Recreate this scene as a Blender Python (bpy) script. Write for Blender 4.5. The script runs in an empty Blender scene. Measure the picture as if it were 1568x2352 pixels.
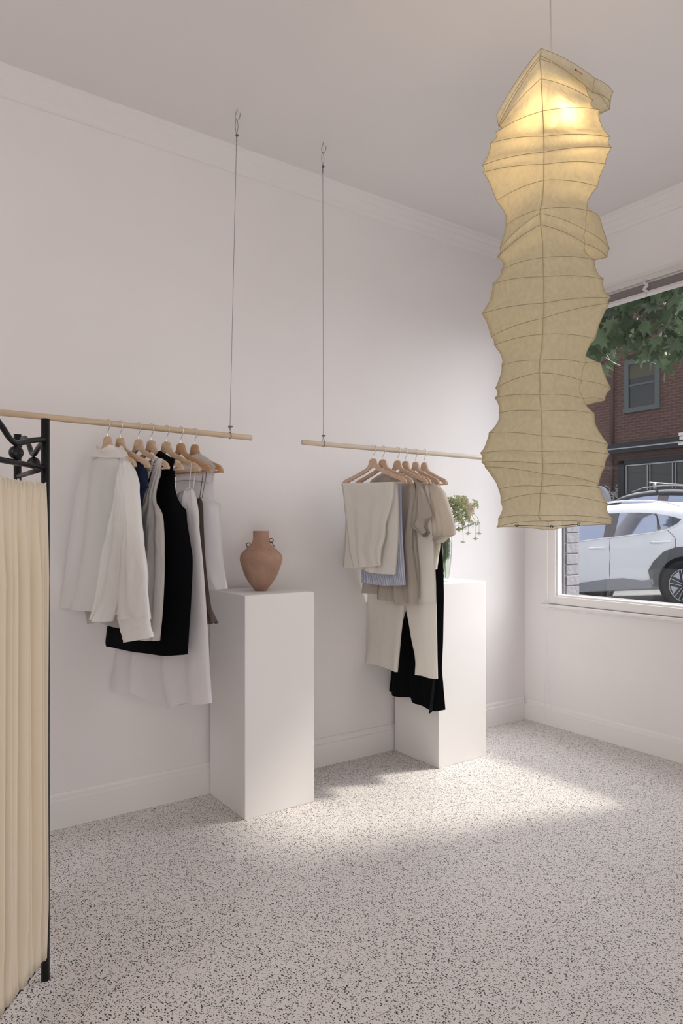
import bpy, bmesh, math, random
from mathutils import Vector, Matrix, noise as mnoise
PI = math.pi
random.seed(7)
C = bpy.context.scene.collection
scn = bpy.context.scene

# ------------------------------------------------------------------ camera
YAW = math.radians(55.1); FOC = 1568.0; HORIZON = 1218.0; EYE = 1.42
FW = Vector((math.cos(YAW), math.sin(YAW), 0)); RT = Vector((math.sin(YAW), -math.cos(YAW), 0)); UP = Vector((0, 0, 1))
CAM = Vector((0, 0, EYE))
cd = bpy.data.cameras.new('camera'); cam = bpy.data.objects.new('camera', cd); C.objects.link(cam)
cam.location = CAM; cam.rotation_euler = (PI/2, 0, YAW - PI/2)
cd.sensor_fit = 'HORIZONTAL'; cd.sensor_width = 24; cd.lens = 24; cd.shift_y = (HORIZON - 1176.0)/1568.0
cd.clip_start = 0.05; cd.clip_end = 200
scn.camera = cam

# ------------------------------------------------------------------ colour management, world, lights
vs = scn.view_settings
vs.view_transform = 'Standard'; vs.look = 'None'; vs.gamma = 1; vs.use_curve_mapping = False; vs.exposure = 0.06
scn.cycles.use_denoising = True
scn.cycles.max_bounces = 9; scn.cycles.diffuse_bounces = 5; scn.cycles.transparent_max_bounces = 24
scn.cycles.sample_clamp_indirect = 6
SUN_DIR = Vector((0.95, -0.31, 1.03)).normalized()
SKY_BASE = (0.60, 0.66, 0.80); SKY_STRENGTH = 0.95
SKY_GLOW = (0.97, 0.97, 1.0); GLOW_STRENGTH = 9.5
SUN_STRENGTH = 3.6
RIGHT_FILL_POWER = 16.0; CEILING_FILL_POWER = 51.0; LEFT_FILL_POWER = 46.0  # powers of the three added fill lamps, all out of view

w = bpy.data.worlds.new('sky'); scn.world = w; w.use_nodes = True
nt = w.node_tree; nt.nodes.clear()
out = nt.nodes.new('ShaderNodeOutputWorld'); bg = nt.nodes.new('ShaderNodeBackground')
tc = nt.nodes.new('ShaderNodeTexCoord')
dot = nt.nodes.new('ShaderNodeVectorMath'); dot.operation = 'DOT_PRODUCT'; dot.inputs[1].default_value = SUN_DIR
nt.links.new(tc.outputs['Generated'], dot.inputs[0])
mr = nt.nodes.new('ShaderNodeMapRange'); mr.inputs[1].default_value = 0.35; mr.inputs[2].default_value = 1.0; mr.interpolation_type = 'SMOOTHSTEP'
nt.links.new(dot.outputs['Value'], mr.inputs[0])
cmul = nt.nodes.new('ShaderNodeTexNoise'); cmul.inputs['Scale'].default_value = 2.2; cmul.inputs['Detail'].default_value = 5
nt.links.new(tc.outputs['Generated'], cmul.inputs['Vector'])
cr = nt.nodes.new('ShaderNodeMapRange'); cr.inputs[1].default_value = 0.5; cr.inputs[2].default_value = 0.66
nt.links.new(cmul.outputs['Fac'], cr.inputs[0])
mixc = nt.nodes.new('ShaderNodeMixRGB'); mixc.inputs[1].default_value = (*[c*SKY_STRENGTH for c in SKY_BASE], 1); mixc.inputs[2].default_value = (*[SKY_STRENGTH*1.25]*3, 1)
nt.links.new(cr.outputs[0], mixc.inputs[0])
mixg = nt.nodes.new('ShaderNodeMixRGB'); mixg.inputs[2].default_value = (*[c*GLOW_STRENGTH for c in SKY_GLOW], 1)
nt.links.new(mr.outputs[0], mixg.inputs[0]); nt.links.new(mixc.outputs[0], mixg.inputs[1])
nt.links.new(mixg.outputs[0], bg.inputs['Color']); nt.links.new(bg.outputs[0], out.inputs[0])

def area(name, loc, direction, sx, sy, power, color, portal=False):
    l = bpy.data.lights.new(name, 'AREA'); l.shape = 'RECTANGLE'; l.size = sx; l.size_y = sy; l.energy = power; l.color = color
    if portal: l.cycles.is_portal = True
    o = bpy.data.objects.new(name, l); C.objects.link(o); o.location = loc
    o.rotation_euler = Vector(direction).to_track_quat('-Z', 'Z' if abs(direction[2]) < .9 else 'Y').to_euler(); return o
sl = bpy.data.lights.new('sun', 'SUN'); sl.energy = SUN_STRENGTH; sl.angle = math.radians(6.0); sl.color = (1.0, 0.93, 0.80)
so = bpy.data.objects.new('sun', sl); C.objects.link(so); so.rotation_euler = (-SUN_DIR).to_track_quat('-Z', 'Y').to_euler(); so.location = (9, -2, 9)
area('window_portal', (4.34, 2.42, 2.0), (-1, 0, 0), 1.5, 2.2, 1, (1, 1, 1), True)
area('right_fill', (4.05, -0.75, 1.75), (-1, 0, 0), 2.6, 2.4, RIGHT_FILL_POWER, (0.95, 0.97, 1.0))  # added fill lamp inside the solid right wall, no opening behind it
area('left_fill', (-2.85, 1.1, 2.5), (1.0, 0.12, -0.30), 2.4, 1.7, LEFT_FILL_POWER, (1.0, 0.97, 0.96))  # added fill lamp high on the left, lifts surfaces turned that way
area('ceiling_fill', (-0.5, -1.4, 0.7), (0.35, 0.40, 0.85), 2.4, 2.4, CEILING_FILL_POWER, (1.0, 0.93, 0.90))  # unseen lamp behind the camera, added to brighten the ceiling

# ------------------------------------------------------------------ helpers
def ray(x, y): return FW + RT*((x - 784)/FOC) + UP*((HORIZON - y)/FOC)
def onX(x, y, c): d = ray(x, y); return CAM + d*(c/d.x)
def onY(x, y, c): d = ray(x, y); return CAM + d*(c/d.y)
def atZ(x, y, depth): return CAM + ray(x, y)*depth
def onplane(x, y, p0, n): d = ray(x, y); return CAM + d*((p0 - CAM).dot(n)/d.dot(n))

def node_mat(name):
    m = bpy.data.materials.new(name); m.use_nodes = True; t = m.node_tree; t.nodes.clear()
    o = t.nodes.new('ShaderNodeOutputMaterial'); return m, t, o
def mat(name, col, rough=0.6, metal=0.0, bump=0.0, bscale=60, var=0.0, vscale=8, spec=0.4, stretch=(1, 1, 1), emit=None, sheen=0):
    m, t, o = node_mat(name); b = t.nodes.new('ShaderNodeBsdfPrincipled')
    b.inputs['Base Color'].default_value = (*col, 1); b.inputs['Roughness'].default_value = rough; b.inputs['Metallic'].default_value = metal
    b.inputs['Specular IOR Level'].default_value = spec
    if sheen: b.inputs['Sheen Weight'].default_value = sheen
    tcn = t.nodes.new('ShaderNodeTexCoord'); mp = t.nodes.new('ShaderNodeMapping'); mp.inputs['Scale'].default_value = stretch
    t.links.new(tcn.outputs['Object'], mp.inputs[0])
    if bump:
        n = t.nodes.new('ShaderNodeTexNoise'); n.inputs['Scale'].default_value = bscale; n.inputs['Detail'].default_value = 4
        bp = t.nodes.new('ShaderNodeBump'); bp.inputs['Strength'].default_value = bump; bp.inputs['Distance'].default_value = 0.01
        t.links.new(mp.outputs[0], n.inputs['Vector']); t.links.new(n.outputs['Fac'], bp.inputs['Height']); t.links.new(bp.outputs[0], b.inputs['Normal'])
    if var:
        n = t.nodes.new('ShaderNodeTexNoise'); n.inputs['Scale'].default_value = vscale; n.inputs['Detail'].default_value = 5
        r = t.nodes.new('ShaderNodeMapRange'); r.inputs[1].default_value = 0.3; r.inputs[2].default_value = 0.7; r.inputs[3].default_value = 1 - var; r.inputs[4].default_value = 1 + var
        mm = t.nodes.new('ShaderNodeVectorMath'); mm.operation = 'SCALE'; mm.inputs[0].default_value = col
        t.links.new(mp.outputs[0], n.inputs['Vector']); t.links.new(n.outputs['Fac'], r.inputs[0]); t.links.new(r.outputs[0], mm.inputs['Scale']); t.links.new(mm.outputs[0], b.inputs['Base Color'])
    if emit: b.inputs['Emission Color'].default_value = (*emit[0], 1); b.inputs['Emission Strength'].default_value = emit[1]
    t.links.new(b.outputs[0], o.inputs[0]); return m
def fabric(name, col, transl=0.3, sheer=0.0, rough=0.8, bump=0.25, bscale=14, stretch=(1, 1, .35), stripes=None, spec=0.2, grain=0.0):
    m, t, o = node_mat(name)
    b = t.nodes.new('ShaderNodeBsdfPrincipled'); b.inputs['Base Color'].default_value = (*col, 1); b.inputs['Roughness'].default_value = rough; b.inputs['Specular IOR Level'].default_value = spec
    tr = t.nodes.new('ShaderNodeBsdfTranslucent'); tr.inputs['Color'].default_value = (*col, 1)
    tcn = t.nodes.new('ShaderNodeTexCoord'); mp = t.nodes.new('ShaderNodeMapping'); mp.inputs['Scale'].default_value = stretch
    t.links.new(tcn.outputs['Object'], mp.inputs[0])
    n = t.nodes.new('ShaderNodeTexNoise'); n.inputs['Scale'].default_value = bscale; n.inputs['Detail'].default_value = 5; n.inputs['Distortion'].default_value = .6
    n2 = t.nodes.new('ShaderNodeTexNoise'); n2.inputs['Scale'].default_value = 420; n2.inputs['Detail'].default_value = 1
    ad = t.nodes.new('ShaderNodeMath'); ad.operation = 'MULTIPLY_ADD'; ad.inputs[1].default_value = grain
    t.links.new(n2.outputs['Fac'], ad.inputs[0]); t.links.new(n.outputs['Fac'], ad.inputs[2])
    bp = t.nodes.new('ShaderNodeBump'); bp.inputs['Strength'].default_value = bump; bp.inputs['Distance'].default_value = 0.03
    t.links.new(mp.outputs[0], n.inputs['Vector']); t.links.new(tcn.outputs['Object'], n2.inputs['Vector'])
    t.links.new(ad.outputs[0], bp.inputs['Height']); t.links.new(bp.outputs[0], b.inputs['Normal']); t.links.new(bp.outputs[0], tr.inputs['Normal'])
    if stripes:
        uv = t.nodes.new('ShaderNodeUVMap'); sx = t.nodes.new('ShaderNodeSeparateXYZ'); t.links.new(uv.outputs[0], sx.inputs[0])
        mu = t.nodes.new('ShaderNodeMath'); mu.operation = 'MULTIPLY'; mu.inputs[1].default_value = stripes[0]
        fr = t.nodes.new('ShaderNodeMath'); fr.operation = 'FRACT'; gt = t.nodes.new('ShaderNodeMath'); gt.operation = 'GREATER_THAN'; gt.inputs[1].default_value = .55
        t.links.new(sx.outputs[0], mu.inputs[0]); t.links.new(mu.outputs[0], fr.inputs[0]); t.links.new(fr.outputs[0], gt.inputs[0])
        mx = t.nodes.new('ShaderNodeMixRGB'); mx.inputs[1].default_value = (*col, 1); mx.inputs[2].default_value = (*stripes[1], 1)
        t.links.new(gt.outputs[0], mx.inputs[0]); t.links.new(mx.outputs[0], b.inputs['Base Color']); t.links.new(mx.outputs[0], tr.inputs['Color'])
    mx = t.nodes.new('ShaderNodeMixShader'); mx.inputs[0].default_value = transl
    t.links.new(b.outputs[0], mx.inputs[1]); t.links.new(tr.outputs[0], mx.inputs[2]); last = mx
    if sheer:
        tp = t.nodes.new('ShaderNodeBsdfTransparent'); m2 = t.nodes.new('ShaderNodeMixShader'); m2.inputs[0].default_value = sheer
        t.links.new(mx.outputs[0], m2.inputs[1]); t.links.new(tp.outputs[0], m2.inputs[2]); last = m2
    t.links.new(last.outputs[0], o.inputs[0]); return m
def glass(name, tint, refl=0.06, rough=0.0):
    m, t, o = node_mat(name)
    tp = t.nodes.new('ShaderNodeBsdfTransparent'); tp.inputs['Color'].default_value = (*tint, 1)
    g = t.nodes.new('ShaderNodeBsdfGlossy'); g.inputs['Roughness'].default_value = rough
    lw = t.nodes.new('ShaderNodeFresnel'); lw.inputs['IOR'].default_value = 1.45
    mx = t.nodes.new('ShaderNodeMixShader'); ml = t.nodes.new('ShaderNodeMath'); ml.operation = 'MULTIPLY'; ml.inputs[1].default_value = refl/0.04*1.0
    ml.use_clamp = True
    ge = t.nodes.new('ShaderNodeNewGeometry'); bf = t.nodes.new('ShaderNodeMath'); bf.operation = 'SUBTRACT'; bf.inputs[0].default_value = 1; t.links.new(ge.outputs['Backfacing'], bf.inputs[1])
    fm = t.nodes.new('ShaderNodeMath'); fm.operation = 'MULTIPLY'; t.links.new(bf.outputs[0], fm.inputs[1])
    t.links.new(lw.outputs[0], ml.inputs[0]); t.links.new(ml.outputs[0], fm.inputs[0]); t.links.new(fm.outputs[0], mx.inputs[0]); t.links.new(tp.outputs[0], mx.inputs[1]); t.links.new(g.outputs[0], mx.inputs[2])
    t.links.new(mx.outputs[0], o.inputs[0]); return m

def obj(name, bm, m, parent=None, smooth=False, bevel=0, sub=0):
    bmesh.ops.recalc_face_normals(bm, faces=bm.faces)
    me = bpy.data.meshes.new(name); bm.to_mesh(me); bm.free()
    if smooth: me.shade_smooth()
    o = bpy.data.objects.new(name, me); C.objects.link(o)
    for x in (m if isinstance(m, (list, tuple)) else [m]): me.materials.append(x)
    if bevel:
        bv = o.modifiers.new('bevel', 'BEVEL'); bv.width = bevel; bv.segments = 2; bv.limit_method = 'ANGLE'
    if parent:
        o.parent = parent
        o.matrix_parent_inverse = Matrix.Translation(-parent.location)
    return o
def tag(o, label, cat, group=None):
    o['label'] = label; o['category'] = cat
    if group: o['group'] = group
    return o
def thing(name, label, cat, loc, group=None):
    o = bpy.data.objects.new(name, None); C.objects.link(o); o.location = loc; o.empty_display_size = .05
    return tag(o, label, cat, group)
def struct(name, bm, m, **k):
    o = obj(name, bm, m, **k); o['kind'] = 'structure'; return o
def box(bm, a, b):
    r = bmesh.ops.create_cube(bm, size=1.0)
    c = [(a[i] + b[i])/2 for i in range(3)]; s = [abs(b[i] - a[i]) for i in range(3)]
    for v in r['verts']: v.co = Vector((v.co.x*s[0] + c[0], v.co.y*s[1] + c[1], v.co.z*s[2] + c[2]))
    return r['verts']
def tube(bm, pts, r, seg=8, caps=True, closed=False):
    pts = [Vector(p) for p in pts]; n = len(pts)
    rs = r if isinstance(r, (list, tuple)) else [r]*n
    rings = []; prev = None
    for i, p in enumerate(pts):
        if closed: t = (pts[(i + 1) % n] - pts[i - 1]).normalized()
        else: t = (pts[min(i + 1, n - 1)] - pts[max(i - 1, 0)])
        if t.length < 1e-9: t = Vector((0, 0, 1))
        t.normalize()
        if prev is None:
            a = Vector((0, 0, 1)) if abs(t.z) < .9 else Vector((1, 0, 0))
            u = t.cross(a).normalized()
        else:
            u = prev - t*prev.dot(t)
            u = u.normalized() if u.length > 1e-6 else t.orthogonal().normalized()
        prev = u; v = t.cross(u)
        rings.append([bm.verts.new(p + (u*math.cos(2*PI*k/seg) + v*math.sin(2*PI*k/seg))*rs[i]) for k in range(seg)])
    m = n if closed else n - 1
    for i in range(m):
        a, b = rings[i], rings[(i + 1) % n]
        for k in range(seg): bm.faces.new((a[k], a[(k + 1) % seg], b[(k + 1) % seg], b[k]))
    if caps and not closed: bm.faces.new(rings[0][::-1]); bm.faces.new(rings[-1])
def lathe(bm, prof, c, seg=40, cap_bottom=True, wob=0):
    rings = []
    for (r, z) in prof:
        rings.append([bm.verts.new((c[0] + r*(1 + wob*mnoise.noise((math.cos(2*PI*k/seg)*1.3, math.sin(2*PI*k/seg)*1.3, z*9)))*math.cos(2*PI*k/seg), c[1] + r*(1 + wob*mnoise.noise((math.cos(2*PI*k/seg)*1.3, math.sin(2*PI*k/seg)*1.3, z*9)))*math.sin(2*PI*k/seg), c[2] + z)) for k in range(seg)])
    for a, b in zip(rings, rings[1:]):
        for k in range(seg): bm.faces.new((a[k], a[(k + 1) % seg], b[(k + 1) % seg], b[k]))
    if cap_bottom: bm.faces.new(rings[0][::-1])
    return rings
def ball(bm, c, r, u=12, v=8, sc=(1, 1, 1)):
    res = bmesh.ops.create_uvsphere(bm, u_segments=u, v_segments=v, radius=r)
    for x in res['verts']: x.co = Vector((x.co.x*sc[0], x.co.y*sc[1], x.co.z*sc[2])) + Vector(c)
def crom(pts, sub):
    pts = [Vector(p) for p in pts]; outp = []
    for i in range(len(pts) - 1):
        p0, p1, p2, p3 = pts[max(i - 1, 0)], pts[i], pts[i + 1], pts[min(i + 2, len(pts) - 1)]
        for k in range(sub):
            t = k/sub
            outp.append(0.5*((2*p1) + (p2 - p0)*t + (2*p0 - 5*p1 + 4*p2 - p3)*t*t + (3*p1 - p0 - 3*p2 + p3)*t*t*t))
    outp.append(pts[-1]); return outp

# ------------------------------------------------------------------ setting
XR = 4.10; YB = 3.45; ZC = 3.51; XL = -3.0; YF = -3.5
M_wall = mat('white_wall_paint', (0.80, 0.775, 0.77), .75, bump=.12, bscale=9, var=.012, vscale=3)
M_ceil = mat('white_ceiling_paint', (0.78, 0.755, 0.745), .8, bump=.06, bscale=7)
M_trim = mat('white_gloss_trim', (0.80, 0.78, 0.77), .45, bump=.04, bscale=30)
def terrazzo():
    m, t, o = node_mat('terrazzo_tile'); b = t.nodes.new('ShaderNodeBsdfPrincipled'); b.inputs['Roughness'].default_value = .42; b.inputs['Specular IOR Level'].default_value = .35
    tcn = t.nodes.new('ShaderNodeTexCoord')
    nz = t.nodes.new('ShaderNodeTexNoise'); nz.inputs['Scale'].default_value = 60; nz.inputs['Detail'].default_value = 2
    t.links.new(tcn.outputs['Object'], nz.inputs['Vector'])
    wv = t.nodes.new('ShaderNodeVectorMath'); wv.operation = 'MULTIPLY_ADD'; wv.inputs[1].default_value = (.010, .010, 0)
    t.links.new(nz.outputs['Color'], wv.inputs[0]); t.links.new(tcn.outputs['Object'], wv.inputs[2])
    base = (0.735, 0.69, 0.665)
    prev = None
    # (cells per metre, chip radius in cell units, share of cells holding a chip, colour)
    for sc, rad, share, colr in ((80, .40, .5, (.70, .665, .635)), (118, .30, .34, (.030, .030, .035)), (165, .32, .34, (.045, .043, .047)), (240, .33, .30, (.15, .14, .14))):
        mp = t.nodes.new('ShaderNodeMapping'); mp.inputs['Rotation'].default_value = (0, 0, sc*.37); mp.inputs['Scale'].default_value = (sc, sc*.72, 1)
        t.links.new(wv.outputs[0], mp.inputs[0])
        v = t.nodes.new('ShaderNodeTexVoronoi'); v.voronoi_dimensions = '2D'; v.inputs['Scale'].default_value = 1.0
        t.links.new(mp.outputs[0], v.inputs['Vector'])
        sp = t.nodes.new('ShaderNodeSeparateColor'); t.links.new(v.outputs['Color'], sp.inputs[0])
        g1 = t.nodes.new('ShaderNodeMath'); g1.operation = 'LESS_THAN'; g1.inputs[1].default_value = share; t.links.new(sp.outputs[0], g1.inputs[0])
        rr = t.nodes.new('ShaderNodeMath'); rr.operation = 'MULTIPLY_ADD'; rr.inputs[1].default_value = rad*.7; rr.inputs[2].default_value = rad*.45; t.links.new(sp.outputs[1], rr.inputs[0])
        g2 = t.nodes.new('ShaderNodeMath'); g2.operation = 'LESS_THAN'; t.links.new(v.outputs['Distance'], g2.inputs[0]); t.links.new(rr.outputs[0], g2.inputs[1])
        mu = t.nodes.new('ShaderNodeMath'); mu.operation = 'MULTIPLY'; t.links.new(g1.outputs[0], mu.inputs[0]); t.links.new(g2.outputs[0], mu.inputs[1])
        mx = t.nodes.new('ShaderNodeMixRGB'); mx.inputs[2].default_value = (*colr, 1); t.links.new(mu.outputs[0], mx.inputs[0])
        if prev is None: mx.inputs[1].default_value = (*base, 1)
        else: t.links.new(prev.outputs[0], mx.inputs[1])
        prev = mx
    sx = t.nodes.new('ShaderNodeSeparateXYZ'); t.links.new(tcn.outputs['Object'], sx.inputs[0])
    for ax, pos in ((1, 1.575), (0, 2.0)):
        s = t.nodes.new('ShaderNodeMath'); s.operation = 'SUBTRACT'; s.inputs[1].default_value = pos; t.links.new(sx.outputs[ax], s.inputs[0])
        a = t.nodes.new('ShaderNodeMath'); a.operation = 'ABSOLUTE'; t.links.new(s.outputs[0], a.inputs[0])
        l = t.nodes.new('ShaderNodeMath'); l.operation = 'LESS_THAN'; l.inputs[1].default_value = .0011; t.links.new(a.outputs[0], l.inputs[0])
        k = t.nodes.new('ShaderNodeMath'); k.operation = 'MULTIPLY'; k.inputs[1].default_value = .65 if ax == 1 else .2; t.links.new(l.outputs[0], k.inputs[0])
        mx = t.nodes.new('ShaderNodeMixRGB'); mx.inputs[2].default_value = (.22, .2, .19, 1); t.links.new(k.outputs[0], mx.inputs[0]); t.links.new(prev.outputs[0], mx.inputs[1]); prev = mx
    t.links.new(prev.outputs[0], b.inputs['Base Color']); t.links.new(b.outputs[0], o.inputs[0]); return m
bm = bmesh.new(); box(bm, (XL, YF, -.12), (XR + .22, YB + .2, 0)); struct('floor', bm, terrazzo())
bm = bmesh.new(); box(bm, (XL, YF, ZC), (XR + .22, YB + .2, ZC + .15)); struct('ceiling', bm, M_ceil)
bm = bmesh.new(); box(bm, (XL - .2, YB, -.12), (XR + .22, YB + .2, ZC)); struct('wall_back', bm, M_wall)
bm = bmesh.new(); box(bm, (XL - .2, YF, 0), (XL, YB, ZC)); struct('wall_left', bm, M_wall)
bm = bmesh.new(); box(bm, (XL - .2, YF - .2, 0), (XR + .22, YF, ZC)); struct('wall_front', bm, M_wall)
WY0, WY1, WZ0, WZ1 = 1.70, 3.165, 0.94, 3.02
bm = bmesh.new()
box(bm, (XR, YF, 0), (XR + .22, WY0, ZC)); box(bm, (XR, WY1, 0), (XR + .22, YB, ZC))
box(bm, (XR, WY0, 0), (XR + .22, WY1, WZ0)); box(bm, (XR, WY0, WZ1), (XR + .22, WY1, ZC))
struct('wall_right', bm, M_wall)
# baseboards with a stepped top
def baseboard(name, a, b, axis):
    bm = bmesh.new(); h = .165 if axis == 'x' else .148
    prof = [(0, 0), (.022, 0), (.022, h - .035), (.013, h - .030), (.013, h - .012), (.006, h), (0, h)]
    rings = []
    for e in (a, b):
        rings.append([bm.verts.new((e, YB - d, z) if axis == 'x' else (XR - d, e, z)) for d, z in prof])
    n = len(prof)
    for k in range(n): bm.faces.new((rings[0][k], rings[0][(k + 1) % n], rings[1][(k + 1) % n], rings[1][k]))
    bm.faces.new(rings[0]); bm.faces.new(rings[1][::-1]); return struct(name, bm, M_trim)
baseboard('baseboard_back', XL, XR - .02, 'x'); baseboard('baseboard_right', YF, YB, 'y')
def cornice(name, a, b, axis):
    bm = bmesh.new()
    prof = [(0, ZC), (.085, ZC), (.085, ZC - .006), (.074, ZC - .016), (.074, ZC - .023), (.052, ZC - .045), (.052, ZC - .052), (.026, ZC - .080), (.026, ZC - .087), (.010, ZC - .108), (0, ZC - .112)]
    rings = [[bm.verts.new((e, YB - d, z) if axis == 'x' else (XR - d, e, z)) for d, z in prof] for e in (a, b)]
    n = len(prof)
    for k in range(n): bm.faces.new((rings[0][k], rings[0][(k + 1) % n], rings[1][(k + 1) % n], rings[1][k]))
    bm.faces.new(rings[0]); bm.faces.new(rings[1][::-1]); return struct(name, bm, M_ceil)
cornice('trim_1', XL, XR - .01, 'x'); cornice('trim_2', YF, YB - .01, 'y')

# window: frame, sill, pane
M_pane = glass('window_glass', (0.93, 0.94, 0.95), .05)
win = bpy.data.objects.new('window_1', None); C.objects.link(win); win.location = (XR + .05, 2.43, WZ0); win['kind'] = 'structure'
bm = bmesh.new()
for (x0, x1, g) in ((XR - .016, XR + .02, .052), (XR + .0, XR + .05, .014)):     # architrave then sash
    y0, y1, z0, z1 = (WY0 - g, WY1 + g, WZ0 - g, WZ1 + g)
    t = .055 if g > .02 else .03
    box(bm, (x0, y0, z0), (x1, y0 + t, z1)); box(bm, (x0, y1 - t, z0), (x1, y1, z1)); box(bm, (x0, y0 + t, z0), (x1, y1 - t, z0 + t)); box(bm, (x0, y0 + t, z1 - t), (x1, y1 - t, z1))
obj('window_frame', bm, M_trim, win, bevel=.003)
bm = bmesh.new(); box(bm, (XR - .045, WY0 - .1, .862), (XR + .0, WY1 + .105, .884)); box(bm, (XR - .022, WY0 - .1, .848), (XR, WY1 + .1, .863)); obj('window_sill', bm, M_trim, win, bevel=.006)
bm = bmesh.new(); box(bm, (XR + .046, WY0, WZ0), (XR + .052, WY1, WZ1)); obj('window_pane', bm, M_pane, win)
# painted brick reveal outside the glass
M_reveal = mat('grey_painted_brick', (.20, .19, .20), .8, bump=1.0, bscale=22)
bm = bmesh.new()
zz = WZ0
while zz < WZ1 - .02:
    box(bm, (XR + .075, WY1 - .035 + random.uniform(-.003, .003), zz), (XR + .222, WY1 + .004, min(zz + .070, WZ1))); zz += .078
box(bm, (XR + .054, WY1 - .026, WZ0), (XR + .221, WY1 + .004, WZ1))
box(bm, (XR + .054, WY0, WZ0 - .004), (XR + .26, WY1, WZ0 + .002))
r = struct('trim_3', bm, M_reveal, bevel=.006)
# white lettering strokes on the glass at the right edge of the view
M_vinyl = mat('white_vinyl', (.85, .85, .85), .5)
bm = bmesh.new()
for y0, y1, xs in ((994, 1001, 1558), (1003, 1010, 1560), (1017, 1023, 1557)):
    p = onX(xs, y0, XR + .044); q = onX(xs, y1, XR + .044)
    box(bm, (XR + .043, p.y - .13, q.z), (XR + .0455, p.y, p.z))
obj('window_lettering', bm, M_vinyl, win)

# venetian blind pulled up
M_blind = mat('white_blind', (.62, .59, .58), .5); M_blindD = mat('grey_blind_slat', (.36, .34, .34), .5)
bl = thing('venetian_blind', 'white venetian blind pulled up into a stack at the top of the window', 'blind', (4.05, 2.43, 2.98))
bm = bmesh.new(); box(bm, (4.015, 1.66, 2.985), (4.075, 3.20, 3.02)); box(bm, (4.030, 1.66, 2.972), (4.078, 3.20, 2.986)); obj('headrail', bm, M_blind, bl, bevel=.004)
bm = bmesh.new()
for k in range(13):
    z = 2.925 + k*.0036; dx = random.uniform(-.002, .002)
    box(bm, (4.022 + dx, 1.67, z), (4.072 + dx, 3.19, z + .0016))
obj('slat_stack', bm, M_blindD, bl)
bm = bmesh.new(); box(bm, (4.018, 1.67, 2.903), (4.076, 3.19, 2.922)); obj('bottom_rail', bm, M_blind, bl, bevel=.005)
bm = bmesh.new()
for yy in (2.42,):
    tube(bm, [(4.012 + .004*math.sin(k*1.9), yy + .012*math.sin(k*1.3), 2.99 - k*.0095) for k in range(10)], [.009, .011, .008, .012, .009, .012, .008, .011, .008, .004], 8)
    tube(bm, [(4.010, yy - .004, 2.905), (4.006, yy - .008, 2.89)], .004, 6)
obj('tied_ladder_cord', bm, M_blind, bl, True)
pc = thing('blind_cord', 'thin white blind cord hanging down beside the window to the floor', 'cord', (4.03, 3.22, 0))
bm = bmesh.new(); a = onX(1257, 1215, 4.035); 
pts = [onX(x, y, 4.035) for x, y in ((1256, 900), (1256, 1215), (1256, 1400), (1254, 1500), (1250.5, 1600), (1250, 1655))]; pts[0].z = 2.96
tube(bm, crom(pts, 4), .0016, 6); obj('long_cord', bm, M_trim, pc, True)
bm = bmesh.new(); pts = [onX(x, y, 4.032) for x, y in ((1256, 1480), (1258, 1550), (1264, 1620), (1270, 1655), (1276, 1668))] + [Vector((3.93, 3.1, .004)), Vector((3.90, 3.0, .004)), Vector((3.86, 3.05, .004)), Vector((3.80, 3.2, .004))]
tube(bm, crom(pts, 5), .0014, 6); obj('loop_cord', bm, M_trim, pc, True)

# ------------------------------------------------------------------ pedestals
M_ped = mat('white_painted_board', (.83, .81, .80), .5, bump=.03, bscale=5)
for (x0, y0), lab in (((1.525, 3.012), 'tall white box pedestal carrying the terracotta vase'), ((2.802, 3.005), 'tall white box pedestal by the window corner carrying the flower vase')):
    bm = bmesh.new(); box(bm, (x0, y0, 0), (x0 + .402, y0 + .41, 1.10)); o = obj('display_pedestal', bm, M_ped, bevel=.0025); tag(o, lab, 'pedestal', 'display pedestals')

# terracotta vase
M_terra = mat('terracotta', (.41, .255, .185), .85, bump=.35, bscale=130, var=.14, vscale=14)
VC = (1.722, 3.215, 1.10)
v = thing('terracotta_vase', 'unglazed terracotta vase with wide shoulders and two small ring handles on the front pedestal', 'vase', VC)
prof = [(.031, 0), (.044, .018), (.063, .043), (.088, .085), (.102, .126), (.1125, .160), (.110, .185), (.104, .197), (.084, .218), (.057, .242), (.045, .262), (.042, .285), (.0425, .3135), (.038, .3145), (.037, .29), (.037, .25), (.06, .22), (.09, .17)]
bm = bmesh.new(); lathe(bm, crom([(r_, 0, z_) for r_, z_ in prof], 3) and [(p.x, p.z) for p in crom([(r_, 0, z_) for r_, z_ in prof], 3)], VC, 56, wob=.025); obj('body', bm, M_terra, v, True)
M_ring = mat('dark_clay_ring', (.10, .06, .045), .8)
vd = Vector((VC[0], VC[1], 0)).normalized(); vr = Vector((vd.y, -vd.x, 0))
for sgn, hz, rr in ((-1, .243, .066), (1, .266, .054)):
    b0 = Vector(VC) + vr*sgn*rr + Vector((0, 0, hz))
    bm = bmesh.new(); tube(bm, [b0 + (vr*math.cos(a)*sgn + Vector((0, 0, 1))*math.sin(a))*.0105 for a in [k*PI*2/16 for k in range(16)]], .0024, 8, closed=True)
    h = obj('handle', bm, M_ring, v, True)
    bm = bmesh.new(); c2 = b0 + vr*sgn*.008 + Vector((0, 0, -.019)); ax = (vr*sgn*(.5 if sgn > 0 else .62) + Vector((0, 0, -.8))).normalized()
    tube(bm, [c2 + ax*math.cos(a)*.014 + vd*math.sin(a)*.010 for a in [k*PI*2/16 for k in range(16)]], .0022, 8, closed=True)
    obj('ring', bm, M_ring, h, True)

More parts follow.
